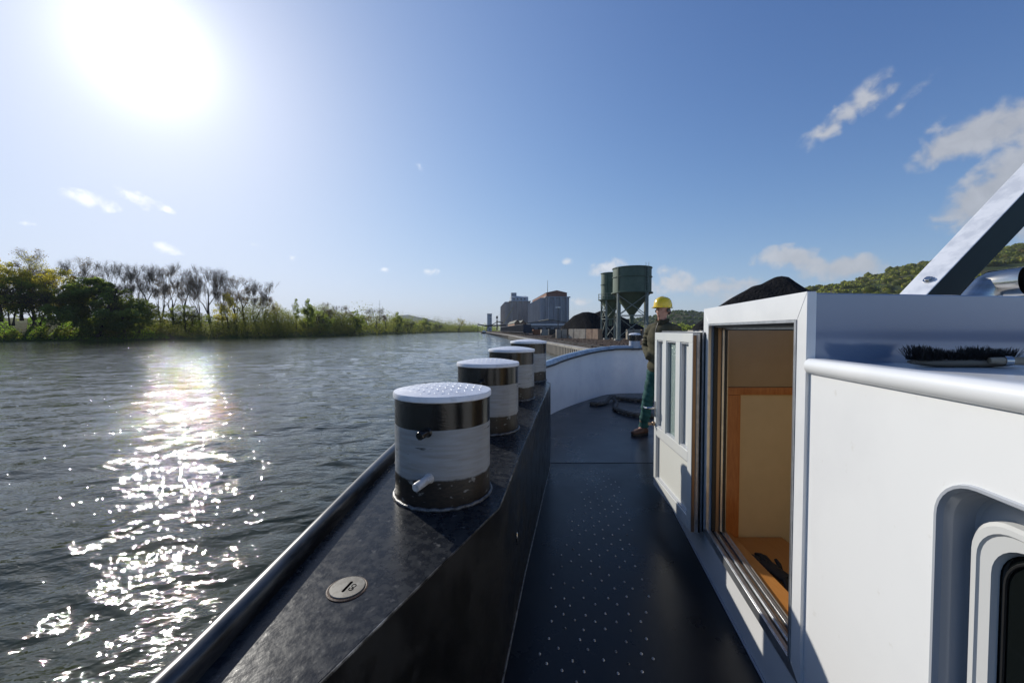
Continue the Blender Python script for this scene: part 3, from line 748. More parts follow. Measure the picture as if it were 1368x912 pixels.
# raised companionway box
BOXT = rz(-.126)
cb = empty('companionway'); cb.parent = barge
A0 = wp(1.300, 0, 0); A1 = wp(2.358, 0, 0)
Bv = Vector((1, .15, 0)).normalized()
A0r = A0 + Bv * 1.15; A1r = Vector((A0r.x + .18, A1.y + .05, 0))
mb = MB(); e = Vector((0, .004, 0))
mb.prism([(A0.x + .004, A0.y - .004), (A0r.x, A0r.y - .004), (A0r.x, A0r.y + .02), (A0.x + .008, A0.y + .02)], ROOF - .02, BOXT - .004)
mb.build('aft_panel', gloss_shade_blue, cb, bevel=.004)
mb = MB(); mb.prism([(A0.x + .66, A0.y + .115), (A0r.x, A0r.y + .022), (A1r.x, A1r.y), (A1.x + .60, A1.y)], BOXT - .022, BOXT - .006); mb.build('unseen_open_roof', white, cb)  # invented half-open roof, out of view, lets more light into the interior
mb = MB(); mb.prism([(A0.x + .03, A0.y + .022), (A0.x + .66, A0.y + .10), (A0.x + .66, A0.y + .17), (A0.x + .04, A0.y + .09)], BOXT - .022, BOXT - .006); mb.build('unseen_roof_strip', white, cb)  # unseen strip of roof, added beside the opening that lets light in
mb = MB(); mb.prism([(A1.x + .02, A1.y - .02), (A1r.x, A1r.y - .02), (A1r.x, A1r.y), (A1.x + .02, A1.y)], ROOF - .02, BOXT - .024); mb.build('forward_panel', white, cb)
mb = MB(); mb.prism([(A0r.x - .02, A0r.y + .022), (A0r.x, A0r.y + .022), (A1r.x, A1r.y - .022), (A1r.x - .02, A1r.y - .022)], ROOF - .02, BOXT - .024); mb.build('starboard_panel', white, cb)
# door frame: a picture frame in the wall plane, mitred top corners
FZ1, FZ0 = BOXT, rz(1.195); OZ1 = rz(-.036 + .0) ; OZ1 = EYE + .036 ; OZ0 = rz(1.15)
FY0, FY1, OY0, OY1 = 1.292, 2.358, 1.350, 2.262
fo, fi, fd = .012, -.012, -.10
df = empty('door_frame'); df.parent = cb
def member(name, quad, o0, o1, m, bev=.0015):
    mb = MB(); vs = [wp(y, o0, z) for y, z in quad] + [wp(y, o1, z) for y, z in quad]
    mb.add(vs, [(0, 1, 2, 3), (7, 6, 5, 4), (0, 4, 5, 1), (1, 5, 6, 2), (2, 6, 7, 3), (3, 7, 4, 0)]); return mb.build(name, m, df, bevel=bev)
member('top_rail', [(FY0, FZ1), (FY1, FZ1), (OY1, OZ1), (OY0, OZ1)], fo, -.016, white)
member('near_jamb', [(FY0, FZ1 - .002), (OY0, OZ1 - .002), (OY0, OZ0), (FY0, FZ0)], fo, -.016, white)
member('far_jamb', [(OY1, OZ1 - .002), (FY1, FZ1 - .002), (FY1, FZ0), (OY1, OZ0)], fo, -.016, white)
member('threshold', [(OY0, OZ0), (OY1, OZ0), (FY1, FZ0), (FY0, FZ0)], fo, -.035, alu)
for k, (i0, w_, o0, o1, m_) in enumerate([(0, .010, .016, .004, alu), (.010, .014, -.010, -.05, gasket), (.014, .012, -.03, -.085, brass), (.030, .008, -.05, -.078, alu), (.038, .007, -.062, -.074, gasket)]):
    y0, y1, z1, z0_ = OY0 + i0, OY1 - i0, OZ1 - i0 * .8, OZ0 + i0 * .35
    for nm, yy0, yy1, zz0, zz1 in (('frame_profile', y0, y0 + w_, z0_, z1), ('frame_profile', y1 - w_, y1, z0_, z1), ('frame_profile', y0 + w_, y1 - w_, z1 - w_, z1)):
        mb = MB(); q_ = [(yy0, zz0), (yy1, zz0), (yy1, zz1), (yy0, zz1)]; vs = [wp(y, o0, z) for y, z in q_] + [wp(y, o1, z) for y, z in q_]
        mb.add(vs, [(0, 1, 2, 3), (7, 6, 5, 4), (0, 4, 5, 1), (1, 5, 6, 2), (2, 6, 7, 3), (3, 7, 4, 0)]); mb.build(nm, m_ if not (nm == 'frame_profile' and m_ is brass and zz1 - zz0 < .1) else alu, df)
# threshold tracks
for o_, z, w_, m_ in ((.006, .003, .012, alu), (-.012, .001, .010, gasket), (-.026, .006, .012, alu), (-.042, .002, .010, brass), (-.058, .009, .016, alu), (-.076, .003, .014, conc_m)):
    wallbox(OY0 + .001, OY1 - .001, OZ0 - .03, OZ0 + z, o_, o_ - w_, 'threshold_track', m_, df, bevel=.001)
# small screws on the far jamb
for zz in (.10, .30, .52, .75, .98):
    mb = MB(); c = wp(OY1 - .0155, -.050, rz(zz)); mb.tube([c, c - wd * .004], .0035, 8); mb.build('screw', gasket, df)
# wall strip under the frame
wallbox(FY0 - .008, FY1 + .004, DECK, FZ0 - .002, 0.0, -.03, 'coaming', white_wall, cb)
wb = MB(); wb.tube([wp(y, .006, DECK + .004) for y in (-3, 1.3, 2.4, 3.5)], .006, 8); wb.build('weld_seam', mat('painted_weld', (.25, .27, .31), .35), cab)
# interior
inn = empty('cabin_interior'); inn.parent = barge
def ibox(x0, x1, y0, y1, h0, h1, name, m, bev=.001):
    mb = MB(); mb.box(((x0 + x1) / 2, (y0 + y1) / 2, rz((h0 + h1) / 2)), (x1 - x0, y1 - y0, abs(h1 - h0))); return mb.build(name, m, inn, bevel=bev)
BY = 2.332
ibox(1.185, 2.07, BY, BY + .02, -.09, .335, 'upper_panel', brown_p)
ibox(1.185, 2.07, BY, BY + .02, .380, 2.3, 'lower_panel', beige)
ibox(1.185, 2.07, BY - .012, BY + .02, .336, .379, 'cross_rail', cherry)
ibox(1.19, 1.345, BY - .010, BY - .0005, .381, 2.3, 'post', cherry)
mb = MB(); q_ = [wp(OY0 - .04, -.075, 0), wp(OY1 + .14, -.075, 0)]; mb.prism([(q_[0].x, q_[0].y), (1.215, 1.36), (1.262, 2.31), (wp(2.31, -.075, 0).x, 2.31)][::1], rz(1.205), rz(1.165)); mb.build('sill_board', oak, inn, bevel=.003)
ibox(1.262, 1.60, 1.36, BY - .014, 1.225, 1.265, 'step', oak)
ibox(2.07, 2.09, 1.53, BY, -.09, 2.3, 'starboard_lining', beige)
mb = MB(); mb.prism([(A0.x + .04, A0.y + .035), (A0r.x - .03, A0r.y + .035), (A0r.x - .03, A0r.y + .05), (A0.x + .04, A0.y + .05)], rz(2.3), rz(-.09)); mb.build('aft_lining', beige, inn)
ibox(1.1, 2.07, 1.35, BY, 2.3, 2.32, 'cabin_floor', cherry)

# ------------------------------------------------------------------ the open door leaf
door = empty('open_door'); door.parent = barge
H0 = Vector((1.064, 2.335, 0)); H1 = Vector((1.106, 3.07, 0))
du = (H1 - H0).normalized(); dn = Vector((-du.y, du.x, 0)); DL = (H1 - H0).length
DT, DB = rz(.018), rz(1.205)
def dbox(u0, u1, h0, h1, n0, n1, name, m, bev=.002, parent=door):
    mb = MB(); p = [H0 + du * u + dn * n for u, n in ((u0, n0), (u1, n0), (u1, n1), (u0, n1))]
    mb.prism([(q.x, q.y) for q in p], rz(h1), rz(h0)); return mb.build(name, m, parent, bevel=bev)
dtop, dbot = .018, 1.205
dbox(0, DL, dtop, .075, 0, -.045, 'top_rail', door_w)
dbox(0, .062, .0755, dbot, 0, -.045, 'hinge_stile', door_w)
dbox(DL - .050, DL, .0755, dbot, 0, -.045, 'lock_stile', door_w)
dbox(.0625, DL - .0505, .735, .800, 0, -.045, 'middle_rail', door_w)
dbox(.0625, DL - .0505, 1.130, dbot, 0, -.045, 'bottom_rail', door_w)
for u0, u1 in ((.205, .282), (.472, .546)): dbox(u0, u1, .0755, .7345, 0, -.040, 'mullion', door_w)
dbox(.0625, .2045, .076, .734, -.030, -.040, 'panel', door_w); dbox(.5465, DL - .0505, .076, .734, -.030, -.040, 'panel', door_w)
dbox(.2825, .4715, .076, .734, -.028, -.036, 'glass_pane', obscure, 0)
dbox(.0625, DL - .0505, .8005, 1.1295, -.022, -.036, 'panel', door_w)
dbox(.080, DL - .068, .82, 1.112, -.0215, -.0222, 'panel_field', mat('panel_cream', (.72, .72, .66), .35))
# beads round each opening, a shade greyer
for (u0, u1, a, b_) in ((.0625, .2045, .076, .734), (.2825, .4715, .076, .734), (.5465, DL - .0505, .076, .734), (.0625, DL - .0505, .8005, 1.1295)):
    t_ = .009
    for v in ((u0, u0 + t_, a, b_), (u1 - t_, u1, a, b_), (u0 + t_, u1 - t_, a, a + t_), (u0 + t_, u1 - t_, b_ - t_, b_)):
        dbox(v[0], v[1], v[2], v[3], -.006, -.0275, 'glazing_bead', door_g, .001)
# rebate and gaskets: the thick layered edge of the leaf
dbox(-.010, DL + .006, dtop - .006, dbot - .004, -.046, -.052, 'gasket_strip', gasket, 0)
dbox(-.004, DL - .004, dtop - .010, dbot - .010, -.0525, -.066, 'outer_skin', alu, .001)
dbox(-.014, DL + .010, dtop - .004, dbot - .012, -.0665, -.078, 'outer_profile', teal, .001)
dbox(-.006, -.0005, .03, 1.20, -.002, -.020, 'edge_profile', brass, .001)
dbox(-.006, -.0005, .03, 1.20, -.024, -.040, 'edge_profile', alu, .001)
for z in (.14, .98):
    hg = empty('hinge'); hg.parent = barge
    mb = MB(); c = wp(2.350, .030, rz(z)); mb.tube([c - Vector((0, 0, .032)), c - Vector((0, 0, .001))], .0115, 14); mb.build('hinge_barrel', brass, hg)
    mb = MB(); mb.tube([c + Vector((0, 0, .001)), c + Vector((0, 0, .032))], .0115, 14); mb.build('hinge_barrel', brass, hg)
    mb = MB(); mb.bar(wp(2.350, .016, rz(z) - .03), wp(2.350, .016, rz(z) + .03), .020, .012); mb.build('hinge_leaf', alu, hg)
# handle and lock
hd = empty('handle'); hd.parent = door
uh = DL - .024
def dp(u, n, h): p = H0 + du * u + dn * n; return Vector((p.x, p.y, rz(h)))
mb = MB(); mb.prism([(q.x, q.y) for q in (dp(uh - .012, .0005, 0), dp(uh + .012, .0005, 0), dp(uh + .012, .007, 0), dp(uh - .012, .007, 0))], rz(.665), rz(.545)); mb.build('handle_plate', steel, hd, bevel=.002)
mb = MB(); mb.tube([dp(uh, .005, .60), dp(uh, .045, .60), dp(uh + .004, .058, .604), dp(uh + .03, .062, .608), dp(uh + .10, .058, .612), dp(uh + .112, .052, .612)], [.010, .009, .010, .010, .009, .007], 12); mb.build('lever', steel, hd)
mb = MB(); mb.tube([dp(uh, .004, .72), dp(uh, .020, .72), dp(uh, .024, .72)], [.016, .016, .012], 16); mb.build('lock_barrel', brass, hd)
mb = MB(); mb.box(dp(uh, .040, .722), (.026, .004, .022), rz=math.atan2(dn.y, dn.x)); mb.build('key', brass, hd, bevel=.001)

# ------------------------------------------------------------------ mast leg and exhaust on the roof
ml = empty('mast_leg'); ml.parent = barge
yB = 2.62
def cornerpt(px, py, y): return at(px, py, y)
Bb = at(1239, 393, yB); Bt = at(1368, 257.6, yB)
dirm = (Bt - Bb).normalized(); Bb2 = Bb - dirm * ((Bb.z - ROOF) / dirm.z + .02); Bt2 = Bb + dirm * 4.2
perp = Vector((-dirm.z, 0, dirm.x)).normalized()
if perp.x > 0: perp = -perp
perp = Vector((-abs(perp.x), 0, abs(perp.z)))
Av = at(1200.7, 393, 2.77) - Bb; Cv = at(1282.6, 393, 2.66) - Bb
def foot(off):
    p = Bb + off; return p - dirm * ((p.z - ROOF) / dirm.z)
def headp(off): return Bt2 + off
cs_ = [Vector((0, 0, 0)), Av, Av + Cv, Cv]
mb = MB(); vs = [foot(c) for c in cs_] + [headp(c) for c in cs_]
mb.add(vs, [(0, 3, 2, 1), (4, 5, 6, 7), (0, 1, 5, 4), (1, 2, 6, 5), (2, 3, 7, 6), (3, 0, 4, 7)], 0)
mb.m = [0, 0, 0, 0, 1, 1]
mb.build('box_section', [mast_w, teal], ml, bevel=.006, smooth=True)
nb = (Av.cross(dirm)).normalized()
if nb.dot(Vector((-1, 0, 1))) < 0: nb = -nb
pc = Bb + Av * .42 + dirm * .13
bt = empty('bolt'); bt.parent = ml
mb = MB(); mb.tube([pc, pc + nb * .006], .028, 24); mb.build('washer', steel, bt, bevel=.001)
mb = MB(); mb.tube([pc + nb * .006, pc + nb * .020], .018, 6); mb.build('bolt_head', steel, bt, bevel=.001)
ex = empty('exhaust_pipe'); ex.parent = barge
ye = 2.45
pts = [at(1268, 452, ye), at(1290, 417, ye), at(1311, 385, ye - .01), at(1324, 380, ye - .02), at(1340, 377, ye - .05), at(1372, 375, ye - .16)]
ep = [pts[0], pts[1], pts[1].lerp(pts[3], .93), pts[3] + Vector((.012, 0, .002)), pts[3].lerp(pts[5], .5), pts[5]]
mb = MB(); mb.tube(ep, .083, 32, cap=False); mb.build('pipe', mat('exhaust_steel', (.62, .60, .56), .17, metal=1.0, c2=(.42, .36, .28), c2s=6, c2w=(.45, .8), bump=.05, bs=40, bd=.002, stretch=(1, 1, 3)), ex, sharp=60)
mb = MB(); mb.tube(ep[-3:], .079, 32, cap=False); mb.build('pipe_inside', gasket, ex)
tdir = (ep[-1] - ep[-2]).normalized(); mb = MB(); mb.tube([ep[-3] + tdir * .01, ep[-3] + tdir * .014], .08, 32); mb.build('pipe_throat', gasket, ex)
mb = MB(); mb.tube([Vector((ep[0].x, ep[0].y, ROOF)), ep[0]], .10, 32); mb.build('pipe_collar', alu, ex)

# ------------------------------------------------------------------ loose things on board
def twisted_rope(name, path, r, label, cat):
    pts = catmull(path, 10); mb = MB(); L_ = 0; acc = [0]
    for a, b_ in zip(pts, pts[1:]): acc.append(acc[-1] + (b_ - a).length)
    for s in range(3):
        q_ = []
        for p, l in zip(pts, acc):
            i = acc.index(l); t = (pts[min(i + 1, len(pts) - 1)] - pts[max(i - 1, 0)]).normalized()
            x = t.cross(Vector((0, 0, 1))).normalized(); y = x.cross(t)
            a = 2 * math.pi * (s / 3 + l / (r * 9)); q_.append(p + x * math.cos(a) * r * .5 + y * math.sin(a) * r * .5)
        mb.tube(q_, r * .56, 7)
    o = mb.build(name, rope_m, sharp=80); return tag(o, label, cat)
fz = DECK + .007 + .034
RP = [(1.47, 7.42), (1.62, 7.36), (1.80, 7.55), (1.98, 7.88), (2.15, 7.98), (2.42, 7.80), (2.8, 7.72), (3.2, 7.9), (3.5, 7.6), (3.3, 7.1), (2.9, 6.8), (2.5, 6.48), (2.2, 6.33), (1.98, 6.42), (1.86, 6.66), (1.80, 6.9), (1.86, 7.15), (1.97, 7.45), (1.96, 7.7)]
# resample finely so that the strands twist
fine = catmull([(x, y, fz + (.05 if i == len(RP) - 1 or i == 3 else .0)) for i, (x, y) in enumerate(RP)], 9)
twisted_rope('mooring_rope', [tuple(p) for p in fine[::1]], .036, 'thick grey mooring rope lying in loose bends on the foredeck by the white bulwark', 'rope')

brush = empty('deck_brush', (0, 0, 0), 'dark bristled deck brush lying upside down on the cabin roof, wooden handle beside it', 'brush')
bx0, bx1, by = 1.305, 1.665, 1.205
bz = ROOF + .008
bw = mat('brush_wood', (.17, .14, .10), .7, c2=(.10, .08, .06), c2s=20, stretch=(.5, 6, 6)); bristle_m = mat('brush_bristle', (.022, .021, .020), .6)
BX = Vector((1, -.02, 0)).normalized(); b0 = Vector((1.190, 1.205, bz))
mb = MB(); mb.tube([b0 + BX * u for u in np.linspace(.03, .33, 9)], [(.02, .006), (.030, .012), (.032, .014), (.033, .014), (.033, .014), (.033, .014), (.032, .014), (.030, .012), (.02, .006)], 14); mb.build('brush_block', bw, brush, sharp=60)
br = MB()
for i in range(30):
    for j in range(5):
        base = b0 + BX * (.035 + .265 * i / 29) + Vector((0, -.022 + .011 * j, .010))
        lean0 = (i / 29 - .5) * 2
        for k in range(9):
            tip = base + Vector((rnd.gauss(lean0 * .016 + .006 * math.sin(i * .8), .0055), rnd.gauss((j - 2) * .004, .006), .026 + .004 * math.sin(i * 1.3 + j) + .007 * math.sin(i * .41) + rnd.gauss(0, .003) + (.008 if i < 3 or i > 26 else 0)))
            b2 = base + Vector((rnd.gauss(0, .003), rnd.gauss(0, .003), -.004)); w_ = .0010
            br.add([b2 + Vector((-w_, 0, 0)), b2 + Vector((w_, 0, 0)), tip + Vector((w_ * .5, 0, 0)), tip - Vector((w_ * .5, 0, 0))], [(0, 1, 2, 3)])
            br.add([b2 + Vector((0, -w_, 0)), b2 + Vector((0, w_, 0)), tip + Vector((0, w_ * .5, 0)), tip - Vector((0, w_ * .5, 0))], [(0, 1, 2, 3)])
tag(br.build('bristles', bristle_m, brush, smooth=False), kind='stuff')
mb = MB(); h0 = b0 + BX * .215 + Vector((0, -.035, .008)); h1 = h0 + Vector((.95, -.40, .006)); mb.tube([h0, h0.lerp(h1, .05), h1], [.009, .012, .012], 14); mb.build('handle', mat('brush_handle_wood', (.36, .29, .20), .5, c2=(.26, .2, .13), c2s=14), brush)
mb = MB(); mb.tube([h0.lerp(h1, .030), h0.lerp(h1, .045)], .0135, 14); mb.build('ferrule', steel, brush)

# work gloves on the sill board
gl_m = mat('dark_glove_leather', (.012, .011, .010), .85, c2=(.022, .020, .017), c2s=22, bump=.4, bs=50, bd=.004)
def glove(c, ang, label):
    g = MB(); d = Vector((math.cos(ang), math.sin(ang), 0)); s = Vector((-d.y, d.x, 0)); c = Vector(c)
    g.tube([c - d * .095, c - d * .07, c - d * .03, c, c + d * .045, c + d * .06], [(.030, .016), (.036, .018), (.036, .016), (.044, .017), (.042, .014), (.03, .009)], 14)
    for k, (o, L_, bend) in enumerate(((-.030, .062, .012), (-.010, .078, .02), (.011, .072, .006), (.030, .055, .018))):
        p = c + d * .045 + s * o; g.tube([p, p + d * L_ * .5 + Vector((0, 0, bend)), p + d * L_ + Vector((0, 0, bend * .2)) + s * o * .3], [.0115, .0115, .008], 8)
    p = c - d * .01 + s * -.036; g.tube([p, p + d * .03 - s * .024, p + d * .06 - s * .032 + Vector((0, 0, .01))], [.013, .012, .008], 8)
    o = g.build('work_glove', gl_m, sharp=80); return tag(o, label, 'glove', 'work gloves inside the doorway')
glove((1.320, 1.98, rz(1.225) + .018), R(100), 'rumpled dark work glove further inside the doorway beside the orange sill board')
glove((1.310, 1.78, rz(1.225) + .018), R(75), 'crumpled dark work glove closer to the near door jamb beside the orange sill board')

# ------------------------------------------------------------------ the man in the yellow helmet
def remesh(mb, voxel, name, mats, parent, smooth_it=4, disp=None):
    me = mb.mesh(name + '_raw', mats); o = bpy.data.objects.new('tmp_shape', me); COL.objects.link(o)
    m = o.modifiers.new('r', 'REMESH'); m.mode = 'VOXEL'; m.voxel_size = voxel; m.use_smooth_shade = True
    s = o.modifiers.new('s', 'SMOOTH'); s.factor = .5; s.iterations = smooth_it
    bpy.context.view_layer.update()
    out = bpy.data.meshes.new_from_object(o.evaluated_get(bpy.context.evaluated_depsgraph_get()))
    bpy.data.objects.remove(o); out.name = name
    if disp:
        for v in out.vertices: v.co += v.normal * disp(v.co)
    out.polygons.foreach_set('use_smooth', [True] * len(out.polygons))
    return obj(name, out, parent)
PX, PY = 2.01, 5.30
man = empty('person', (PX, PY, DECK + .007), 'man in yellow hard hat, olive fleece jacket and green trousers behind the open door', 'person')
# local frame: +x forward (the way he faces), +y his left, z up; turned so that he looks past the camera to the river
man.rotation_euler = (0, 0, R(218))
skin = mat('skin', (.46, .245, .175), .5, c2=(.38, .18, .13), c2s=18)
fleece = mat('olive_fleece', (.092, .083, .050), .95, c2=(.070, .064, .040), c2s=9, bump=.4, bs=90, bd=.004, spec=.2)
trous = mat('green_trousers', (.024, .090, .080), .8, c2=(.016, .062, .056), c2s=8, bump=.3, bs=40, bd=.006, spec=.2)
hat_m = mat('yellow_helmet', (.80, .56, .01), .22, coat=.5)
hair_m = mat('grey_hair', (.11, .10, .09), .8)
collar_m = mat('fleece_dark', (.040, .036, .022), .95, spec=.2)
def limb(mb, pts, rr, n=14): mb.tube(pts, rr, n)
body = MB()
# neck, head, trunk, arms, legs as one surface
limb(body, [(0, 0, .86), (0, 0, 1.0), (0, 0, 1.12), (.01, 0, 1.25), (.0, 0, 1.38), (-.005, 0, 1.46)], [(.155, .11), (.145, .105), (.135, .10), (.155, .11), (.15, .10), (.07, .07)], 16)
limb(body, [(-.01, 0, 1.42), (.005, 0, 1.50), (.015, 0, 1.60)], [.062, .058, .058])
hz = 1.665
limb(body, [(.020, 0, hz - .118), (.026, 0, hz - .095), (.018, 0, hz - .05), (.008, 0, hz), (.0, 0, hz + .05), (.0, 0, hz + .09), (.0, 0, hz + .112)],
     [(.028, .030), (.046, .050), (.064, .078), (.074, .092), (.076, .094), (.06, .076), (.02, .03)], 20)
# nose, brow, lips, chin, ears
limb(body, [(.092, 0, hz + .012), (.108, 0, hz - .018), (.112, 0, hz - .034), (.090, 0, hz - .042)], [.009, .012, .015, .012], 10)
for s in (-1, 1):
    limb(body, [(.078, .012 * s, hz + .022), (.084, .030 * s, hz + .026), (.066, .052 * s, hz + .018)], [.010, .011, .008], 8)
    limb(body, [(.060, .038 * s, hz - .022), (.050, .050 * s, hz - .026)], [.020, .018], 8)
    limb(body, [(-.006, .080 * s, hz - .030), (-.012, .088 * s, hz - .008), (-.016, .087 * s, hz + .016)], [.009, .014, .012], 8)
limb(body, [(.086, -.022, hz - .066), (.096, 0, hz - .063), (.086, .022, hz - .066)], [.006, .009, .006], 8)
limb(body, [(.084, -.020, hz - .078), (.092, 0, hz - .079), (.084, .020, hz - .078)], [.006, .010, .006], 8)
limb(body, [(.070, -.014, hz - .106), (.078, 0, hz - .108), (.070, .014, hz - .106)], [.014, .018, .014], 8)
def arm(s):
    sh = Vector((-.005, .185 * s, 1.415)); el = Vector((-.075, .290 * s, 1.155)); wr_ = Vector((.120, .120 * s, 1.06))
    return sh, el, wr_
def hand(mb, wr_, d, s):
    d = Vector(d).normalized(); side = Vector((0, 1, 0)) * s; nrm = d.cross(side).normalized()
    mb.tube([wr_, wr_ + d * .03, wr_ + d * .085], [(.022, .026), (.022, .036), (.016, .040)], 10)
    for k, (o, L_) in enumerate(((-.030, .070), (-.010, .080), (.010, .075), (.029, .058))):
        v = d.cross(nrm).normalized(); p = wr_ + d * .082 + v * o
        mb.tube([p, p + d * L_ * .5 + nrm * .004, p + d * L_ * .8 + nrm * .018, p + d * L_ * .92 + nrm * .028], [.0095, .009, .008, .007], 8)
    v = d.cross(nrm).normalized(); p = wr_ + d * .025 - v * .030; mb.tube([p, p + d * .03 - v * .018, p + d * .055 - v * .018], [.013, .011, .009], 8)
for s in (-1, 1):
    sh, el, wr_ = arm(s)
    limb(body, [sh, sh.lerp(el, .5), el, el.lerp(wr_, .35), wr_], [.052, .047, .038, .040, .026])
    hand(body, wr_, (-.15, -.6 * s, -.6), s)
# legs: his right leg strides forward towards the river side
def leg(s, hip, knee, ank, toe):
    limb(body, [hip, Vector(hip).lerp(Vector(knee), .5), knee, Vector(knee).lerp(Vector(ank), .3), ank], [.088, .075, .055, .056, .038])
    limb(body, [ank, Vector(ank).lerp(Vector(toe), .5) - Vector((0, 0, .02)), toe], [.040, .036, .025])
LR = ((0, -.095, .88), (.13, -.13, .47), (.165, -.165, .095), (.32, -.20, .045))
LL = ((0, .095, .88), (-.02, .12, .46), (-.12, .14, .095), (.04, .18, .045))
leg(-1, *LR); leg(1, *LL)
remesh(body, .0095, 'body', skin, man, 3)
# clothing
ja = MB()
limb(ja, [(.0, 0, .84), (.0, 0, .90), (.0, 0, 1.02), (.01, 0, 1.16), (.015, 0, 1.30), (.0, 0, 1.42), (-.005, 0, 1.475)], [(.195, .150), (.205, .160), (.190, .150), (.185, .142), (.205, .150), (.165, .125), (.09, .09)], 24)
for s in (-1, 1):
    sh, el, wr_ = arm(s)
    limb(ja, [Vector((0, .06 * s, 1.43)), sh + Vector((0, -.02 * s, -.01)), sh.lerp(el, .45), el, el.lerp(wr_, .5), wr_, wr_ + Vector((.03, -.02 * s, -.03))], [.085, .088, .075, .066, .060, .052, .048], 16)
def wrink(c):
    a = math.atan2(c.y, c.x)
    v = .0035 * math.sin(c.z * 38 + 3 * math.sin(a * 2) + c.x * 14) + .003 * math.sin(c.z * 71 + a * 3 + 1)
    if abs(c.y) > .2: v += .006 * math.sin(c.z * 120 + c.x * 25)
    if c.z < .90: v -= .012 * (0.90 - c.z) / .06
    return v
remesh(ja, .013, 'jacket', fleece, man, 3, wrink)
co = MB(); ring_ = []
for a in np.linspace(0, 2 * math.pi, 33)[:-1]:
    front = math.cos(a)
    ring_.append((a, front))
vs = []; n = len(ring_)
for (zz, r_) in ((1.435, .098), (1.50, .084), (1.555, .086), (1.557, .078), (1.50, .074), (1.44, .08)):
    for a, fr_ in ring_: vs.append((.008 + r_ * math.cos(a) * (1.05 if fr_ > 0 else 1), r_ * math.sin(a), zz - .022 * max(fr_, 0) + (.004 * math.sin(a * 5))))
co.add(vs, [(k * n + j, k * n + (j + 1) % n, (k + 1) * n + (j + 1) % n, (k + 1) * n + j) for k in range(5) for j in range(n)])
co.build('collar', collar_m, man, sharp=80)
zp = MB(); zp.tube([(.108, 0, 1.50), (.160, 0, 1.40), (.176, 0, 1.25), (.163, 0, 1.10), (.166, 0, .98), (.17, 0, .86)], .006, 8); zp.build('zip', gasket, man)
tr = MB()
limb(tr, [(0, 0, .82), (0, 0, .90), (0, 0, 1.0)], [(.165, .125), (.16, .12), (.15, .115)], 20)
for (hip, knee, ank, toe) in (LR, LL):
    hip, knee, ank = Vector(hip), Vector(knee), Vector(ank)
    limb(tr, [hip + Vector((0, 0, .03)), hip.lerp(knee, .5), knee, knee.lerp(ank, .5), ank + Vector((0, 0, .02)), ank + Vector((0, 0, -.005))], [.105, .088, .072, .068, .064, .066], 16)
remesh(tr, .014, 'trousers', trous, man, 3, lambda c: .004 * math.sin(c.z * 45 + c.x * 20) + .003 * math.sin(c.z * 90 + c.y * 30))
for (hip, knee, ank, toe) in (LR, LL):
    ank, toe = Vector(ank), Vector(toe); bo = MB(); d = (toe - ank); d.z = 0; d.normalize()
    bo.tube([ank + Vector((0, 0, .10)), ank + Vector((0, 0, .03)), ank + Vector((0, 0, -.02)) + d * .01], [.056, .054, .056], 14)
    bo.tube([ank - d * .065 + Vector((0, 0, -.05)), ank - d * .04 + Vector((0, 0, -.045)), ank + d * .05 + Vector((0, 0, -.045)), ank + d * .14 + Vector((0, 0, -.055)), ank + d * .20 + Vector((0, 0, -.060))], [(.030, .030), (.045, .045), (.050, .045), (.052, .036), (.030, .022)], 14)
    ob = remesh(bo, .009, 'boot', leather, man, 3)
    so_ = MB(); pr = []
    for k in range(20):
        a = 2 * math.pi * k / 20; pr.append(ank + d * (.065 + .145 * math.cos(a)) + Vector((-d.y, d.x, 0)) * .052 * math.sin(a))
    so_.prism([(p.x, p.y) for p in pr], 0.001, .024); so_.build('sole', gasket, man)
ht = MB(); hc = Vector((.0, 0, hz + .045))
prof = [(1.0, 0), (1.0, .02), (.98, .05), (.90, .085), (.74, .112), (.50, .130), (.22, .139), (.02, .141)]
vs = []; n = 36
for r_, z in prof:
    for j in range(n):
        a = 2 * math.pi * j / n; ridge = .006 * math.exp(-(math.sin(a) * 3.2) ** 2) * (z > .05)
        vs.append(hc + Vector((.132 * r_ * math.cos(a), .112 * r_ * math.sin(a), z + ridge)))
ht.add(vs, [(k * n + j, k * n + (j + 1) % n, (k + 1) * n + (j + 1) % n, (k + 1) * n + j) for k in range(len(prof) - 1) for j in range(n)] + [tuple((len(prof) - 1) * n + j for j in range(n))])
ht.tube([hc + Vector((-.09, 0, .115)), hc + Vector((-.05, 0, .134)), hc + Vector((0, 0, .141)), hc + Vector((.05, 0, .134)), hc + Vector((.10, 0, .105))], [(.012, .006)] * 5, 8)
vs = []; m_ = 40
for ro, dz in ((1.0, .006), (1.0, -.002)):
    for e_ in (0, 1):
        for j in range(m_):
            a = 2 * math.pi * j / m_; br_ = .012 + .052 * max(0, math.cos(a)) ** 1.4
            vs.append(hc + Vector(((.130 + e_ * br_) * math.cos(a), (.110 + e_ * .012) * math.sin(a), dz - e_ * .010)))
ht.add(vs, [(a_ * m_ + j, a_ * m_ + (j + 1) % m_, b_ * m_ + (j + 1) % m_, b_ * m_ + j) for a_, b_ in ((0, 1), (1, 3), (3, 2)) for j in range(m_)])
ht.build('hard_hat', hat_m, man, sharp=50)
mb = MB(); 
for s in (-1, 1): mb.tube([(.030, .084 * s, hz - .01), (-.02, .088 * s, hz + .01), (-.06, .070 * s, hz - .01), (-.085, 0, hz - .02)], [(.010, .020), (.012, .028), (.014, .034), (.016, .040)], 8)
mb.build('hair', hair_m, man, sharp=80)
for s in (-1, 1):
    mb = MB(); mb.lathe([(.002, -.009), (.008, -.006), (.0095, 0), (.008, .006), (.002, .009)], 10, c=(.078, .031 * s, hz + .004)); mb.build('eye', mat('eye_dark', (.05, .035, .03), .25) if s < 0 else MATS['eye_dark'], man)
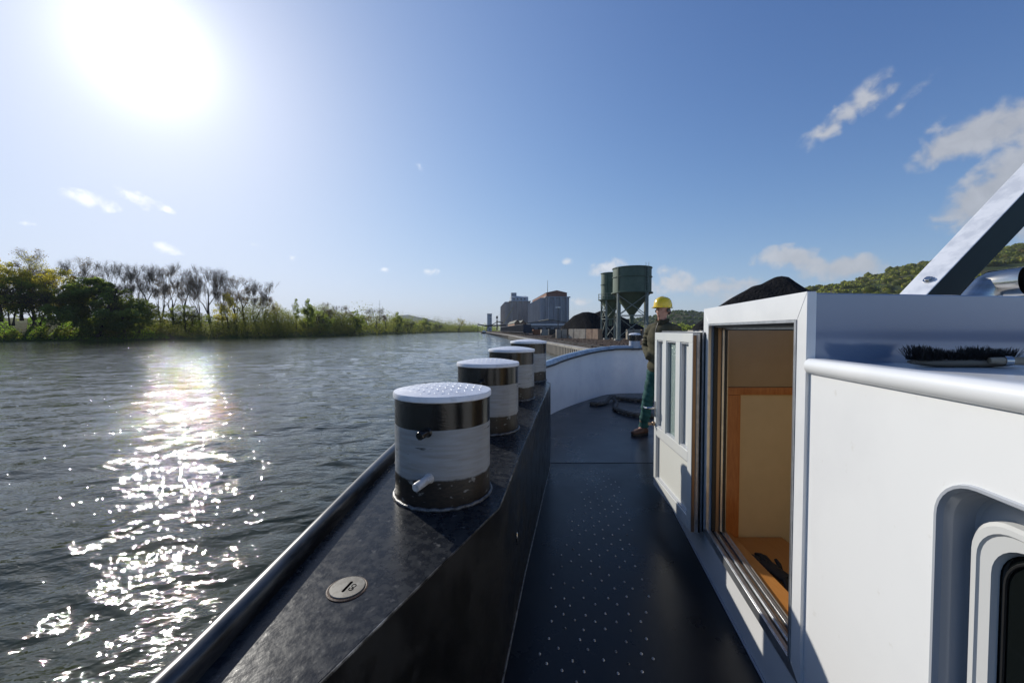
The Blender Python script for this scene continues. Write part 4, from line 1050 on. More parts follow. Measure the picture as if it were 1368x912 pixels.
mb = MB(); mb.tube([(.1005, -.020, hz - .0725), (.1035, 0, hz - .0715), (.1005, .020, hz - .0725)], .0022, 6); mb.build('mouth', mat('lip', (.20, .07, .06), .5), man)

# ------------------------------------------------------------------ trees
def leaf_mat(name, c1, c2, c3=None, s=0.35):
    m = bpy.data.materials.new(name); m.use_nodes = True; nt = m.node_tree; N = nt.nodes; L = nt.links
    P = N['Principled BSDF']; P.inputs['Roughness'].default_value = .55; P.inputs['Specular IOR Level'].default_value = .25
    tc = N.new('ShaderNodeTexCoord'); n1 = N.new('ShaderNodeTexNoise'); n1.inputs['Scale'].default_value = s; n1.inputs['Detail'].default_value = 6
    L.new(tc.outputs['Object'], n1.inputs['Vector'])
    mr_ = N.new('ShaderNodeMapRange'); mr_.inputs[1].default_value = .36; mr_.inputs[2].default_value = .66; L.new(n1.outputs['Fac'], mr_.inputs[0])
    x = N.new('ShaderNodeMix'); x.data_type = 'RGBA'; x.inputs[6].default_value = (*c1, 1); x.inputs[7].default_value = (*c2, 1); L.new(mr_.outputs[0], x.inputs[0]); col = x.outputs[2]
    n2 = N.new('ShaderNodeTexNoise'); n2.inputs['Scale'].default_value = 9 * s; n2.inputs['Detail'].default_value = 4; L.new(tc.outputs['Object'], n2.inputs['Vector'])
    y = N.new('ShaderNodeMix'); y.data_type = 'RGBA'; y.inputs[7].default_value = (*(c3 or c2), 1); L.new(col, y.inputs[6])
    m2 = N.new('ShaderNodeMapRange'); m2.inputs[1].default_value = .55; m2.inputs[2].default_value = .7; L.new(n2.outputs['Fac'], m2.inputs[0]); L.new(m2.outputs[0], y.inputs[0])
    L.new(y.outputs[2], P.inputs['Base Color'])
    tr_ = N.new('ShaderNodeBsdfTranslucent'); tm_ = N.new('ShaderNodeMix'); tm_.data_type = 'RGBA'; tm_.blend_type = 'MULTIPLY'; tm_.inputs[0].default_value = 1.0; tm_.inputs[7].default_value = (4.4, 4.3, 2.4, 1); L.new(y.outputs[2], tm_.inputs[6]); L.new(tm_.outputs[2], tr_.inputs['Color'])
    ms = N.new('ShaderNodeMixShader'); ms.inputs[0].default_value = .62; L.new(P.outputs[0], ms.inputs[1]); L.new(tr_.outputs[0], ms.inputs[2])
    L.new(ms.outputs[0], N['Material Output'].inputs['Surface']); return m
bark = mat('bark', (.055, .045, .036), .9, c2=(.085, .072, .058), c2s=2, spec=0.06)
twig_m = mat('twigs', (.20, .155, .105), .9, c2=(.27, .21, .14), c2s=.5, spec=0.06)
L_dark = leaf_mat('leaf_dark_green', (.045, .066, .020), (.080, .105, .030), (.12, .14, .040))
L_mid = leaf_mat('leaf_mid_green', (.055, .075, .018), (.10, .12, .028), (.14, .155, .04))
L_olive = leaf_mat('leaf_spring_olive', (.13, .125, .030), (.20, .18, .045), (.25, .22, .07))
L_bud = leaf_mat('leaf_red_buds', (.060, .042, .026), (.090, .062, .036), (.10, .09, .04))
L_scrub = leaf_mat('leaf_scrub', (.040, .055, .014), (.085, .090, .022), (.085, .060, .030), .16)
L_hill = leaf_mat('hill_woods', (.070, .084, .020), (.135, .145, .032), (.11, .085, .040), .02)

def leaf_quads(C, r, size, g, flat=0.0):
    """one quad per centre"""
    n = len(C); a = g.normal(size=(n, 3)); a /= np.linalg.norm(a, axis=1)[:, None]
    b = g.normal(size=(n, 3)); b -= (b * a).sum(1)[:, None] * a; b /= np.linalg.norm(b, axis=1)[:, None]
    s = (size * g.uniform(.6, 1.35, n))[:, None]
    V = np.stack([C + a * s, C + b * s * .55, C - a * s, C - b * s * .55], 1).reshape(-1, 3)
    F = np.arange(4 * n).reshape(n, 4); return V, F
def branch_tree(seed, height, spread, levels, first=.25, lean=0.0, thin=1.0, nchild=(3, 4), rtrunk=.028, up=.25, stems=1):
    g = random.Random(seed); segs = []; tips = []
    def grow(p, d, L_, r, lev):
        k = 3; q_ = p
        pts = [(p, r)]
        for i in range(k):
            d2 = (d + Vector((g.gauss(0, .12), g.gauss(0, .12), g.gauss(0, .07) + up * .12))).normalized(); q_ = q_ + d2 * (L_ / k); d = d2
            pts.append((q_, r * (1 - .5 * (i + 1) / k)))
        segs.append(pts)
        if lev == 0: tips.append(q_); return
        n = g.randint(*nchild)
        for i in range(n):
            t = g.uniform(.35, 1.0) if i else 1.0; idx = min(int(t * k), k - 1); a = pts[idx][0].lerp(pts[idx + 1][0], t * k - idx) if t < 1 else pts[-1][0]
            az = g.uniform(0, 6.283); el = g.uniform(.35, .95) * spread
            x = d.orthogonal().normalized(); y = d.cross(x)
            nd = (d * math.cos(el) + (x * math.cos(az) + y * math.sin(az)) * math.sin(el) + Vector((0, 0, up))).normalized()
            grow(a, nd, L_ * g.uniform(.58, .80), max(pts[min(idx + 1, k)][1] * .72, .012 * thin), lev - 1)
    for s in range(stems):
        a0 = g.uniform(0, 6.28); d = Vector((math.cos(a0) * .22 * (stems > 1), math.sin(a0) * .22 * (stems > 1), 1)).normalized()
        grow(Vector((g.gauss(0, .25) * (stems > 1), g.gauss(0, .25) * (stems > 1), -.3)), d, height * first * g.uniform(.9, 1.1), height * rtrunk * (1 if stems == 1 else .6), levels)
    zt = max(t.z for t in tips); s = height / zt
    big = MB(); small = MB()
    for pts in segs:
        pts = [(p * s, r) for p, r in pts]
        (big if pts[0][1] > height * .009 else small).tube([p for p, r in pts], [max(r, .02 * thin) for p, r in pts], 6 if pts[0][1] > height * .009 else 3, cap=False)
    return big, small, [t * s for t in tips]
def crown_np(tips, per, rad, size, seed):
    g = np.random.default_rng(seed); T = np.array([tuple(t) for t in tips]); C = np.repeat(T, per, 0) + g.normal(0, rad, (len(T) * per, 3)) * np.array([1, 1, .8])
    return C
PROTO = {}
def make_bare(key, seed, leaves, **k):
    big, small, tips = branch_tree(seed, 17.0, **k)
    tme = big.mesh('trunk', bark, sharp=80); 
    # twigs as thin three sided sticks, plus a sprinkle of buds
    g = np.random.default_rng(seed)
    V = np.array(small.v); base = len(V)
    F3 = []; 
    for t in tips:
        for q in range(4):
            d = Vector((g.normal(0, .7), g.normal(0, .7), g.uniform(.0, 1.1))).normalized(); L_ = g.uniform(.6, 1.5); x = d.orthogonal().normalized() * .008
            m_ = t + d * L_ * .5 + Vector((g.normal(0, .05), g.normal(0, .05), 0)); e_ = t + d * L_
            small.add([t - x, t + x, m_ + x * .8, m_ - x * .8, e_], [(0, 1, 2, 3), (3, 2, 4)])
    sme = small.mesh('crown', [twig_m, leaves[0] if leaves else twig_m], smooth=False)
    if leaves:
        bm = bmesh.new(); bm.from_mesh(sme)
        C = crown_np(tips, leaves[1], leaves[2], leaves[3], seed); Vq, Fq = leaf_quads(C, 0, leaves[3], g)
        vv = [bm.verts.new(v) for v in Vq]
        for f in Fq:
            fc = bm.faces.new([vv[i] for i in f]); fc.material_index = 1
        bm.to_mesh(sme); bm.free()
    PROTO[key] = (tme, sme, 17.0)
def make_leafy(key, seed, m, n_clump=46, per=150, rad=1.25, size=.24, shape=(5.2, 7.6), low=.08, top_pow=1.0, **k):
    big, small, tips = branch_tree(seed, 13.2, **k)
    big.add(small.v, small.f); tme = big.mesh('trunk', bark, sharp=80)
    g = np.random.default_rng(seed + 1); W_, Hc = shape; cc_ = []
    lobes = [(g.uniform(0, 6.28), g.uniform(.7, 1.15)) for _ in range(5)]
    for c in range(n_clump):
        t = low + (.96 - low) * g.uniform() ** .95; z = t * 13.6
        prof_ = math.sin(min(.97, (t * 1.0 + .12)) * math.pi) ** .6 if t < .80 else .55 * (1.04 - t) / .24
        az = g.uniform(0, 6.28); lob = 1 + .22 * sum(a_ * math.cos(az * (i_ + 1) - b_) for i_, (b_, a_) in enumerate(lobes)) / 2
        r_ = W_ * prof_ * lob * g.uniform(.25, 1.0) ** .5
        cr_ = rad * g.uniform(.55, 1.2) * (1 if t < .75 else .68); n = int(per * (cr_ / rad) ** 2)
        u = g.normal(size=(n, 3)); u /= np.linalg.norm(u, axis=1)[:, None]; u *= (cr_ * g.uniform(.35, 1.15, n) ** .6)[:, None] * np.array([1, 1, .72])
        cc_.append(u + np.array([r_ * math.cos(az), r_ * math.sin(az), min(z, 13.3)]))
    C = np.concatenate(cc_); C = C[C[:, 2] > .2]; V, F = leaf_quads(C, 0, size, g)
    PROTO[key] = (tme, mesh_np('crown', V, F, m), 14.0)
make_bare('bare_a', 11, None, spread=.72, levels=6, first=.30, nchild=(3, 3), up=.22, thin=.9)
make_bare('bare_b', 23, (L_bud, 3, .35, .13), spread=.80, levels=6, first=.26, nchild=(3, 3), up=.16, thin=.9)
make_bare('bare_c', 37, None, spread=.60, levels=6, first=.34, nchild=(3, 3), up=.34, thin=.9, stems=2)
make_bare('bare_bud', 41, (L_olive, 7, .5, .15), spread=.78, levels=5, first=.28, nchild=(3, 4), up=.2)
make_leafy('round_dark', 5, L_dark, n_clump=84, per=230, rad=1.35, spread=.95, levels=4, first=.22, nchild=(4, 5), up=.10, shape=(6.2, 7))
make_leafy('round_mid', 8, L_mid, n_clump=64, per=200, rad=1.5, spread=.85, levels=4, first=.26, nchild=(3, 5), up=.18, shape=(5.0, 7))
make_leafy('olive', 14, L_olive, n_clump=54, per=170, rad=1.3, size=.20, spread=.80, levels=4, first=.28, nchild=(3, 5), up=.22, shape=(5.2, 7), low=.2)
make_leafy('low_willow', 19, L_mid, n_clump=44, per=120, size=.26, rad=1.6, spread=1.0, levels=4, first=.16, nchild=(4, 5), up=.05, stems=3, shape=(7.5, 7), low=.03)
make_leafy('slim', 27, L_mid, n_clump=34, per=110, size=.18, rad=.9, spread=.45, levels=4, first=.35, nchild=(3, 4), up=.5, shape=(1.8, 7), low=.3)

NAMES = {'bare_a': 'bare_tree', 'bare_b': 'bare_tree', 'bare_c': 'bare_tree', 'bare_bud': 'budding_tree', 'round_dark': 'leafy_tree', 'round_mid': 'leafy_tree', 'olive': 'budding_tree', 'low_willow': 'willow_bush', 'slim': 'slender_tree'}
def plant_tree(px, ytop, back, key, label, wide=1.0, base=None, group='trees on the far river bank', y=None):
    p = bank_at(px)
    d = Vector((-.96, .28)) * back
    X, Y = p.x + d.x, p.y + d.y
    # stay in the same column of the photograph while moving inland
    r = (px - 684) / FPX; Y = max(Y, 20); X = r * Y if y is None else r * y; Y = Y if y is None else y
    zb = base if base is not None else float(np.interp(back, [0, 2, 5, 9, 14, 20, 28], [.1, 1.0, 2.2, 3.4, 5.0, 6.4, 7.0])) - .3
    top = at(px, ytop, Y).z
    tme, cme, hh = PROTO[key]; s = (top - zb) / hh
    t = empty(NAMES[key], (X, Y, zb), label, 'bush' if 'bush' in NAMES[key] else 'tree', group); t.rotation_euler = (0, 0, rnd.uniform(0, 6.28)); t.scale = (s * wide, s * wide, s)
    obj('trunk', tme, t); obj('crown', cme, t)
    return t
LB = 'on the far river bank'
ordi = ['first', 'second', 'third', 'fourth', 'fifth', 'sixth', 'seventh', 'eighth', 'ninth', 'tenth', 'eleventh', 'twelfth', 'thirteenth', 'fourteenth', 'fifteenth', 'sixteenth', 'seventeenth', 'eighteenth', 'nineteenth', 'twentieth']
bare = [(48, 340, 34, 'bare_bud', .9), (68, 334, 36, 'bare_b', 1.0), (112, 347, 38, 'bare_a', .85), (138, 346, 30, 'bare_b', .9), (160, 349, 36, 'bare_a', .9), (176, 352, 30, 'bare_c', .8),
        (200, 353, 26, 'bare_a', .85), (215, 352, 24, 'bare_c', .95), (232, 356, 27, 'bare_b', .85), (247, 364, 24, 'bare_a', .8), (266, 362, 26, 'bare_c', .85), (281, 357, 24, 'bare_a', .95), (296, 362, 28, 'bare_c', .8),
        (313, 370, 22, 'bare_b', .9), (327, 371, 24, 'bare_a', .9), (341, 375, 22, 'bare_c', .9), (354, 383, 26, 'bare_b', .8)]
for i, (px, yt, bk, key, w_) in enumerate(bare):
    plant_tree(px, yt, bk, key, f'tall {"bare" if key != "bare_bud" else "budding"} tree above the bank scrub, {ordi[i]} in that row from the left', w_, group='tall bare trees along the bank')
leafy = [(2, 340, 20, 'olive', 1.0, 'yellow green budding tree at the far left end of the bank'), (14, 362, 16, 'low_willow', .9, 'low spreading tree beside the yellow green one on the left bank'),
         (30, 356, 24, 'olive', 1.1, 'olive spring tree above the grassy slope of the left bank'), (50, 372, 16, 'low_willow', 1.2, 'broad grey green bush on the grassy slope of the left bank'),
         (80, 354, 24, 'olive', 1.15, 'round olive tree behind the large dark tree, nearer the left bank slope'), (100, 372, 18, 'round_mid', 1.0, 'middling green tree between the olive tree and the large dark tree'),
         (131, 368, 5, 'round_dark', 1.2, 'large round dark green tree leaning over the water at the edge of the left bank'), (166, 384, 9, 'round_mid', 1.1, 'smaller green tree just past the large dark tree by the water'),
         (186, 398, 8, 'low_willow', 1.2, 'olive bush on the waterline beyond the large dark tree'), (305, 388, 12, 'olive', .7, 'thin yellowish tree in front of the tall bare trees'),
         (250, 404, 9, 'low_willow', 1.2, 'low green bush below the tall bare trees, at the middle of their row'),
         (372, 404, 14, 'bare_bud', .9, 'reddish budding tree where the bare row ends'), (396, 397, 12, 'slim', .7, 'slender tree with a thin upright crown beyond the bare row'),
         (412, 398, 12, 'round_mid', .62, 'fresh green tree with an uneven crown beside the slender tree'), (428, 412, 6, 'low_willow', 1.0, 'rounded green bush at the water past the fresh green tree'),
         (443, 404, 18, 'bare_b', 1.1, 'grey bare tree behind the rounded green bush'), (456, 408, 20, 'bare_a', 1.1, 'bare tree in the grey thicket, the one closest to the rounded bush'), (468, 409, 22, 'bare_b', 1.1, 'bare tree in the middle of the grey thicket'),
         (474, 414, 5, 'round_mid', 1.1, 'dense mid green tree at the water in front of the grey thicket'), (490, 415, 12, 'bare_b', 1.0, 'bare tree just past the dense mid green tree'),
         (502, 411, 14, 'bare_a', 1.2, 'wide bare tree on the distant bank, the highest of its clump'), (516, 415, 14, 'bare_b', 1.2, 'bare tree at the downstream side of the wide bare one'),
         (531, 416, 8, 'round_mid', .8, 'tufted green tree standing up just before the distant blue hill'), (545, 424, 6, 'low_willow', 1.3, 'low tree in front of the distant blue hill'),
         (568, 424, 6, 'round_mid', 1.2, 'small round tree in front of the crest of the distant hill'), (584, 430, 6, 'low_willow', 1.5, 'low green tree where the distant hill sinks'),
         (613, 425, 10, 'bare_bud', 1.4, 'distant dark tree beside the thin mast near the end of the river')]
for px, yt, bk, key, w_, lab in leafy:
    plant_tree(px, yt, bk, key, lab, w_)

# undergrowth along the waterline: a mass nobody could count
def undergrowth():
    g = np.random.default_rng(3); Cs = []; sz = []
    for a, b_ in zip(bank, bank[1:]):
        if b_.y < 30: continue
        L_ = (b_ - a).length; d = (b_ - a).normalized(); nrm = Vector((-d.y, d.x))
        ym = (a.y + b_.y) / 2; far = ym > 260
        px_ = 684 + FPX * a.x / a.y
        grassy = px_ < 95
        nclump = int(L_ * (1.45 if not far else .75))
        for _ in range(nclump):
            t = g.uniform(); off = g.uniform(.3, 11) if not grassy else g.uniform(.3, 6.0); p = a + d * (t * L_) + nrm * off
            zb = float(np.interp(off, [0, 2, 5, 9, 14], [.2, 1.0, 2.2, 3.4, 5.0]))
            hgt = ((g.uniform(4.0, 12.5) if px_ > 175 else g.uniform(2.4, 5.5)) if not grassy else (g.uniform(.6, 2.2) if g.uniform() < .93 else 4.0)) * (1 + .35 * math.sin(p.y * .11 + 1)); 
            if far: hgt *= 1.45
            w_ = hgt * .45 + .5
            n = int(250 * (hgt / 4) ** 1.3) if not far else 150
            u = g.normal(size=(n, 3)); u /= np.linalg.norm(u, axis=1)[:, None]; rr = g.uniform(.55, 1.05, n) ** .7
            u = u[g.uniform(size=n) < 1]; c = u * rr[:, None] * np.array([w_, w_, hgt * .55]) + np.array([p.x, p.y, zb + hgt * .42]); c = c[c[:, 2] > .02]
            Cs.append(c); sz.append(np.full(len(c), .20 if not far else .42))
    C = np.concatenate(Cs); s = np.concatenate(sz); V, F = leaf_quads(C, 0, s, g)
    tag(obj('bank_undergrowth', mesh_np('bank_undergrowth', V, F, L_scrub)), kind='stuff')
undergrowth()
def grass_tufts():
    g = np.random.default_rng(9); Cs = []
    for a, b_ in zip(bank, bank[1:]):
        if b_.y < 40 or a.y > 135: continue
        L_ = (b_ - a).length; d = (b_ - a).normalized(); nrm = Vector((-d.y, d.x)); n = int(L_ * 420)
        t = g.uniform(size=n); off = g.uniform(.5, 26, n)
        X = a.x + d.x * t * L_ + nrm.x * off; Y = a.y + d.y * t * L_ + nrm.y * off
        Z = np.interp(off, [0.3, 2, 5, 9, 14, 20, 28], [.15, 1.0, 2.2, 3.4, 5.0, 6.6, 7.2]) + g.uniform(0, .45, n)
        Cs.append(np.stack([X, Y, Z], 1))
    V, F = leaf_quads(np.concatenate(Cs), 0, .20, g)
    tag(obj('bank_grass', mesh_np('bank_grass', V, F, leaf_mat('grass_blades', (.05, .095, .012), (.085, .14, .018), (.11, .105, .035), .12))), kind='stuff')
grass_tufts()

# far-off woods, hills
def blob_field(name, pts, m, seed, sub=2):
    """joined tree crowns: rough low domes"""
    g = np.random.default_rng(seed); bm = bmesh.new(); bmesh.ops.create_icosphere(bm, subdivisions=sub, radius=1.0)
    base = np.array([v.co[:] for v in bm.verts]); fc = np.array([[v.index for v in f.verts] for f in bm.faces]); bm.free()
    V = []; F = []; o = 0
    for (x, y, z, r, h) in pts:
        b_ = base * (1 + g.normal(0, .17, (len(base), 1))); 
        V.append(b_ * np.array([r, r, h]) + np.array([x, y, z])); F.append(fc + o); o += len(base)
    o_ = obj(name, mesh_np(name, np.concatenate(V), np.concatenate(F), m)); return tag(o_, kind='stuff')
def ridge(name, prof, dist, depth, m, base=0.0, yfn=None):
    """a hill whose crest follows (px, py) seen from the barge at the given distance"""
    mb = MB(); n = len(prof); vs = []
    K = 14
    for i, (px, py) in enumerate(prof):
        y0 = dist if yfn is None else yfn(px)
        c = at(px, py, y0)
        for k in range(K):
            t = k / (K - 1); # 0 = near foot, .6 crest
            yy = y0 - depth * .75 + depth * 1.35 * t; s = math.sin(min(t / .6, 1) * math.pi / 2) if t < .6 else math.cos((t - .6) / .4 * math.pi / 2 * .8)
            z = base + (c.z - base) * max(s, 0) + h3(c.x + i * 3, yy, .3) * (c.z - base) * .05 * (1 - abs(t - .6))
            vs.append((c.x * (yy / y0) ** .6, yy, z))
    fs = [(i * K + k, i * K + k + 1, (i + 1) * K + k + 1, (i + 1) * K + k) for i in range(n - 1) for k in range(K - 1)]
    mb.add(vs, fs); return tag(mb.build(name, m, sharp=89), kind='structure'), vs, K
def dense(prof, step):
    out = []
    for (a, b_) in zip(prof, prof[1:]):
        n = max(1, int(abs(b_[0] - a[0]) / step))
        for k in range(n): out.append((a[0] + (b_[0] - a[0]) * k / n, a[1] + (b_[1] - a[1]) * k / n))
    return out + [prof[-1]]
far_hill_m = mat('distant_hill', (.055, .070, .045), .9, c2=(.075, .085, .06), c2s=.004, spec=0.06)
ridge('distant_hill', dense([(505, 441), (520, 432), (535, 421), (545, 420.5), (558, 423), (575, 427), (590, 431), (610, 436), (640, 441)], 8), 3600, 1200, far_hill_m, 5)
hill_g = mat('hill_ground', (.045, .060, .020), .9, c2=(.075, .065, .032), c2s=.02, spec=0.06)
o1, hv, K = ridge('wooded_hill', dense([(960, 436), (1020, 417), (1085, 386), (1105, 386), (1140, 379), (1175, 369), (1200, 361), (1225, 354), (1260, 349), (1300, 341), (1340, 334), (1368, 327), (1450, 312), (1600, 300), (1900, 290)], 16), 520, 420, hill_g, 2)
g = random.Random(4); pts = []
for v in hv:
    if v[2] < 10: continue
    for _ in range(12 if v[1] < 560 else 2):
        j = (g.uniform(-9, 9), g.uniform(-16, 16)); r_ = g.uniform(2.4, 5.0)
        pts.append((v[0] + j[0], v[1] + j[1], v[2] - 1.5 + g.uniform(-1.0, 1.2), r_, r_ * g.uniform(.75, 1.1)))
def hill_leaves(pts):
    g = np.random.default_rng(2); P_ = np.array(pts); n = 46
    u = g.normal(size=(len(P_), n, 3)); u /= np.linalg.norm(u, axis=2)[:, :, None]; u[:, :, 2] = np.abs(u[:, :, 2]) * .95 - .1
    C = P_[:, None, :3] + u * P_[:, None, 3:4] * np.array([1, 1, .9]) * g.uniform(.8, 1.12, (len(P_), n, 1))
    V, F = leaf_quads(C.reshape(-1, 3), 0, .95, g); return V, F
near_pts = [p for p in pts if p[1] < 560]
blob_field('hill_woods', pts, L_hill, 6, 1)
V, F = hill_leaves(sorted(near_pts, key=lambda p: p[1])[:9000]); tag(obj('hill_foliage', mesh_np('hill_foliage', V, F, L_hill)), kind='stuff')
o2, hv2, K = ridge('low_hill', dense([(780, 441), (800, 434), (830, 428), (870, 424), (892, 417), (908, 415), (925, 417), (943, 418), (960, 420), (1000, 424), (1060, 430), (1150, 436)], 6), 900, 300, hill_g, 2)
pts2 = []
for v in hv2:
    if v[2] < 6 or v[1] > 950: continue
    for _ in range(4):
        if g.random() < .8:
            r_ = g.uniform(2.6, 5.0); pts2.append((v[0] + g.uniform(-8, 8), v[1] + g.uniform(-12, 12), v[2] + g.uniform(-1.5, .6), r_, r_ * .8))
blob_field('low_hill_woods', pts2, L_dark, 8, 1)
house_m = mat('house_white', (.62, .60, .55), .7); roof_m = mat('house_roof', (.16, .09, .07), .8)
for (px, py, w_, lab) in ((918, 421, 11, 'white house higher on the hillside behind the man, the larger of two'), (896, 423, 7, 'small white house on the hillside close to the yellow helmet')):
    c = at(px, py, 820); hs = empty('white_house', (c.x, c.y, c.z - 3), lab, 'house', 'white houses on the low hill')
    mb = MB(); mb.box((0, 0, 2), (w_, 8, 6)); mb.build('wall', house_m, hs)
    mb = MB(); mb.add([(-w_ / 2 - .5, -4.5, 5), (w_ / 2 + .5, -4.5, 5), (w_ / 2 + .5, 4.5, 5), (-w_ / 2 - .5, 4.5, 5), (-w_ / 2, 0, 8), (w_ / 2, 0, 8)], [(0, 1, 5, 4), (2, 3, 4, 5), (0, 4, 3), (1, 2, 5), (0, 3, 2, 1)]); mb.build('roof', roof_m, hs)
    for wx in (-.3, 0, .3): mb = MB(); mb.box((wx * w_, -4.02, 2.4), (1.2, .1, 1.5)); mb.build('window', blackglass, hs)
# woods closing the end of the river and behind the quay
pts3 = []
for px in np.arange(596, 668, 1.6):
    y = 760 + g.uniform(-30, 160); c = at(px, 441, y); r_ = g.uniform(5, 8.5); pts3.append((c.x, y, 2 + r_ * .5, r_, r_ * g.uniform(.9, 1.6)))
for px in np.arange(755, 1100, 3.0):
    y = 330 + g.uniform(-30, 60); c = at(px, 441, y); r_ = g.uniform(2.5, 4.5); pts3.append((c.x, y, 2 + r_ * .4, r_, r_ * g.uniform(.8, 1.3)))
P3 = np.array(pts3); gg = np.random.default_rng(12); n = 240
u = gg.normal(size=(len(P3), n, 3)); u /= np.linalg.norm(u, axis=2)[:, :, None]
C = P3[:, None, :3] + u * np.stack([P3[:, 3], P3[:, 3], P3[:, 4]], 1)[:, None, :] * gg.uniform(.5, 1.1, (len(P3), n, 1)); C = C.reshape(-1, 3); C = C[C[:, 2] > 1.0]
V, F = leaf_quads(C, 0, .8, gg); tag(obj('far_off_woods', mesh_np('far_off_woods', V, F, L_mid)), kind='stuff')

# ------------------------------------------------------------------ the industrial quay
coal_m = mat('coal', (.011, .011, .012), .95, c2=(.017, .017, .018), c2s=1.2, bump=1.0, bs=3.5, bd=.35, c3=(.026, .026, .027), c3s=5, c3w=(.62, .72), spec=0.06)
def heap(name, crest, y, depth, label, base=QZ, res=90, seed=0):
    """crest: (px, py) outline at distance y; angle of repose slopes in front and behind"""
    xs = np.linspace(crest[0][0], crest[-1][0], res); ysil = np.interp(xs, [c[0] for c in crest], [c[1] for c in crest])
    vs = []; nY = 40
    for i, (px, py) in enumerate(zip(xs, ysil)):
        c = at(px, py, y); top = c.z
        for k in range(nY):
            t = -1 + 2 * k / (nY - 1); yy = y + t * depth; hgt = max(top - base, 0)
            f_ = max(0.0, 1 - (abs(t) * depth) / max(hgt * 1.45, .3)); f_ = min(f_ * 1.02, 1); f_ = f_ if f_ < .9 else .9 + (f_ - .9) * .9
            z = base - .05 + hgt * f_ + (h3(c.x * 6, yy * 6, 1.0, seed) * .16 + h3(c.x * 17, yy * 15, 1.0, seed + 2) * .06) * (f_ > 0.02)
            vs.append((c.x, yy, z))
    mb = MB(); mb.add(vs, [(i * nY + k, i * nY + k + 1, (i + 1) * nY + k + 1, (i + 1) * nY + k) for i in range(res - 1) for k in range(nY - 1)])
    o = mb.build(name, coal_m, sharp=80); return tag(o, label, 'coal heap')
heap('coal_heap', [(733, 452), (745, 440), (755, 431), (766, 421), (778, 415.5), (786, 415), (795, 417), (803, 414), (815, 416), (835, 424), (855, 434), (875, 443), (890, 452)], 104, 16, 'long black coal heap behind the concrete block wall and the green silos', seed=1)
heap('coal_heap', [(905, 470), (930, 431), (945, 420), (958, 408), (975, 398), (985, 393), (998, 386), (1008, 380), (1020, 377), (1030, 371), (1040, 366), (1050, 367.5), (1058, 373), (1072, 382), (1085, 389), (1110, 404), (1150, 430), (1180, 460)], 46, 17, 'tall black coal heap with a pointed top rising behind the cabin', seed=5)

blk = [mat('block_pale', (.40, .36, .30), .85, c2=(.30, .27, .23), c2s=1, spec=0.06), mat('block_tan', (.36, .26, .19), .85, c2=(.28, .20, .15), c2s=1, spec=0.06)]
def block_wall(name, cols, y0, slope, py0, py1, label, mset=blk):
    w = empty(name, (at(cols[0][0], 441, y0).x, y0, QZ), label, 'wall'); ox_, oy_ = w.location.x, w.location.y
    for i, (a, b_, mi) in enumerate(cols):
        ya = y0 + slope * (a - cols[0][0]); pa = at(a, py1, ya); pb = at(b_, py1, ya + slope * (b_ - a)); zt = at(a, py0, ya).z
        mb = MB(); cx, cy = (pa.x + pb.x) / 2 - ox_, (pa.y + pb.y) / 2 - oy_; ww = (pb - pa).length - .06
        mb.box((cx, cy + .6, (zt - QZ) / 2), (ww, 1.2 + rnd.uniform(-.05, .05), zt - QZ), rz=math.atan2(pb.y - pa.y, pb.x - pa.x)); mb.build('block', mset[mi], w, bevel=.05)
    return w
block_wall('block_wall', [(743, 750, 0), (750.3, 757.5, 0)], 96, 0, 439.6, 451, 'short pale concrete block wall of two blocks at the end of the coal heap')
block_wall('block_wall', [(762.5, 769.5, 0), (770, 777, 0), (777.4, 786, 0), (786.4, 794.5, 1), (794.9, 803, 1)], 94, -.25, 439.4, 451.5, 'long wall of pale and tan concrete blocks holding back the coal heap')
block_wall('block_wall', [(838, 846, 0), (846.5, 856, 0), (857, 868, 1)], 82, 0, 440, 453, 'sand coloured concrete blocks standing behind the legs of the green silos')
block_wall('block_wall', [(925, 935, 0), (936, 948, 0), (949, 961, 0)], 38, 0, 441, 466, 'sandy concrete blocks at the foot of the tall coal heap')
rust = mat('orange_container', (.42, .15, .05), .7, c2=(.30, .11, .045), c2s=2)
def crate(px0, px1, y, h, m, name, label, cat):
    a = at(px0, 441, y); b_ = at(px1, 441, y); c = empty(name, ((a.x + b_.x) / 2, y, QZ), label, cat); w_ = b_.x - a.x
    mb = MB(); mb.box((0, 3, h / 2), (w_, 6, h)); mb.build('body', m, c, bevel=.05)
    k = max(2, int(w_ / .45)); mb = MB()
    for i in range(k): mb.box((-w_ / 2 + w_ * (i + .5) / k, -.05, h / 2), (w_ / k * .5, .1, h - .3))
    tag(mb.build('ribs', m, c, smooth=False), kind='stuff'); return c
crate(712.5, 721.5, 165, 2.2, rust, 'skip_container', 'rusty orange steel container on the quay past the blue wagons', 'container')
crate(723.5, 732.5, 150, 2.2, blk[0], 'pale_container', 'pale beige container on the quay next to the orange one', 'container')
crate(733.5, 742, 160, 2.3, gasket, 'dark_container', 'dark container between the beige container and the coal', 'container')

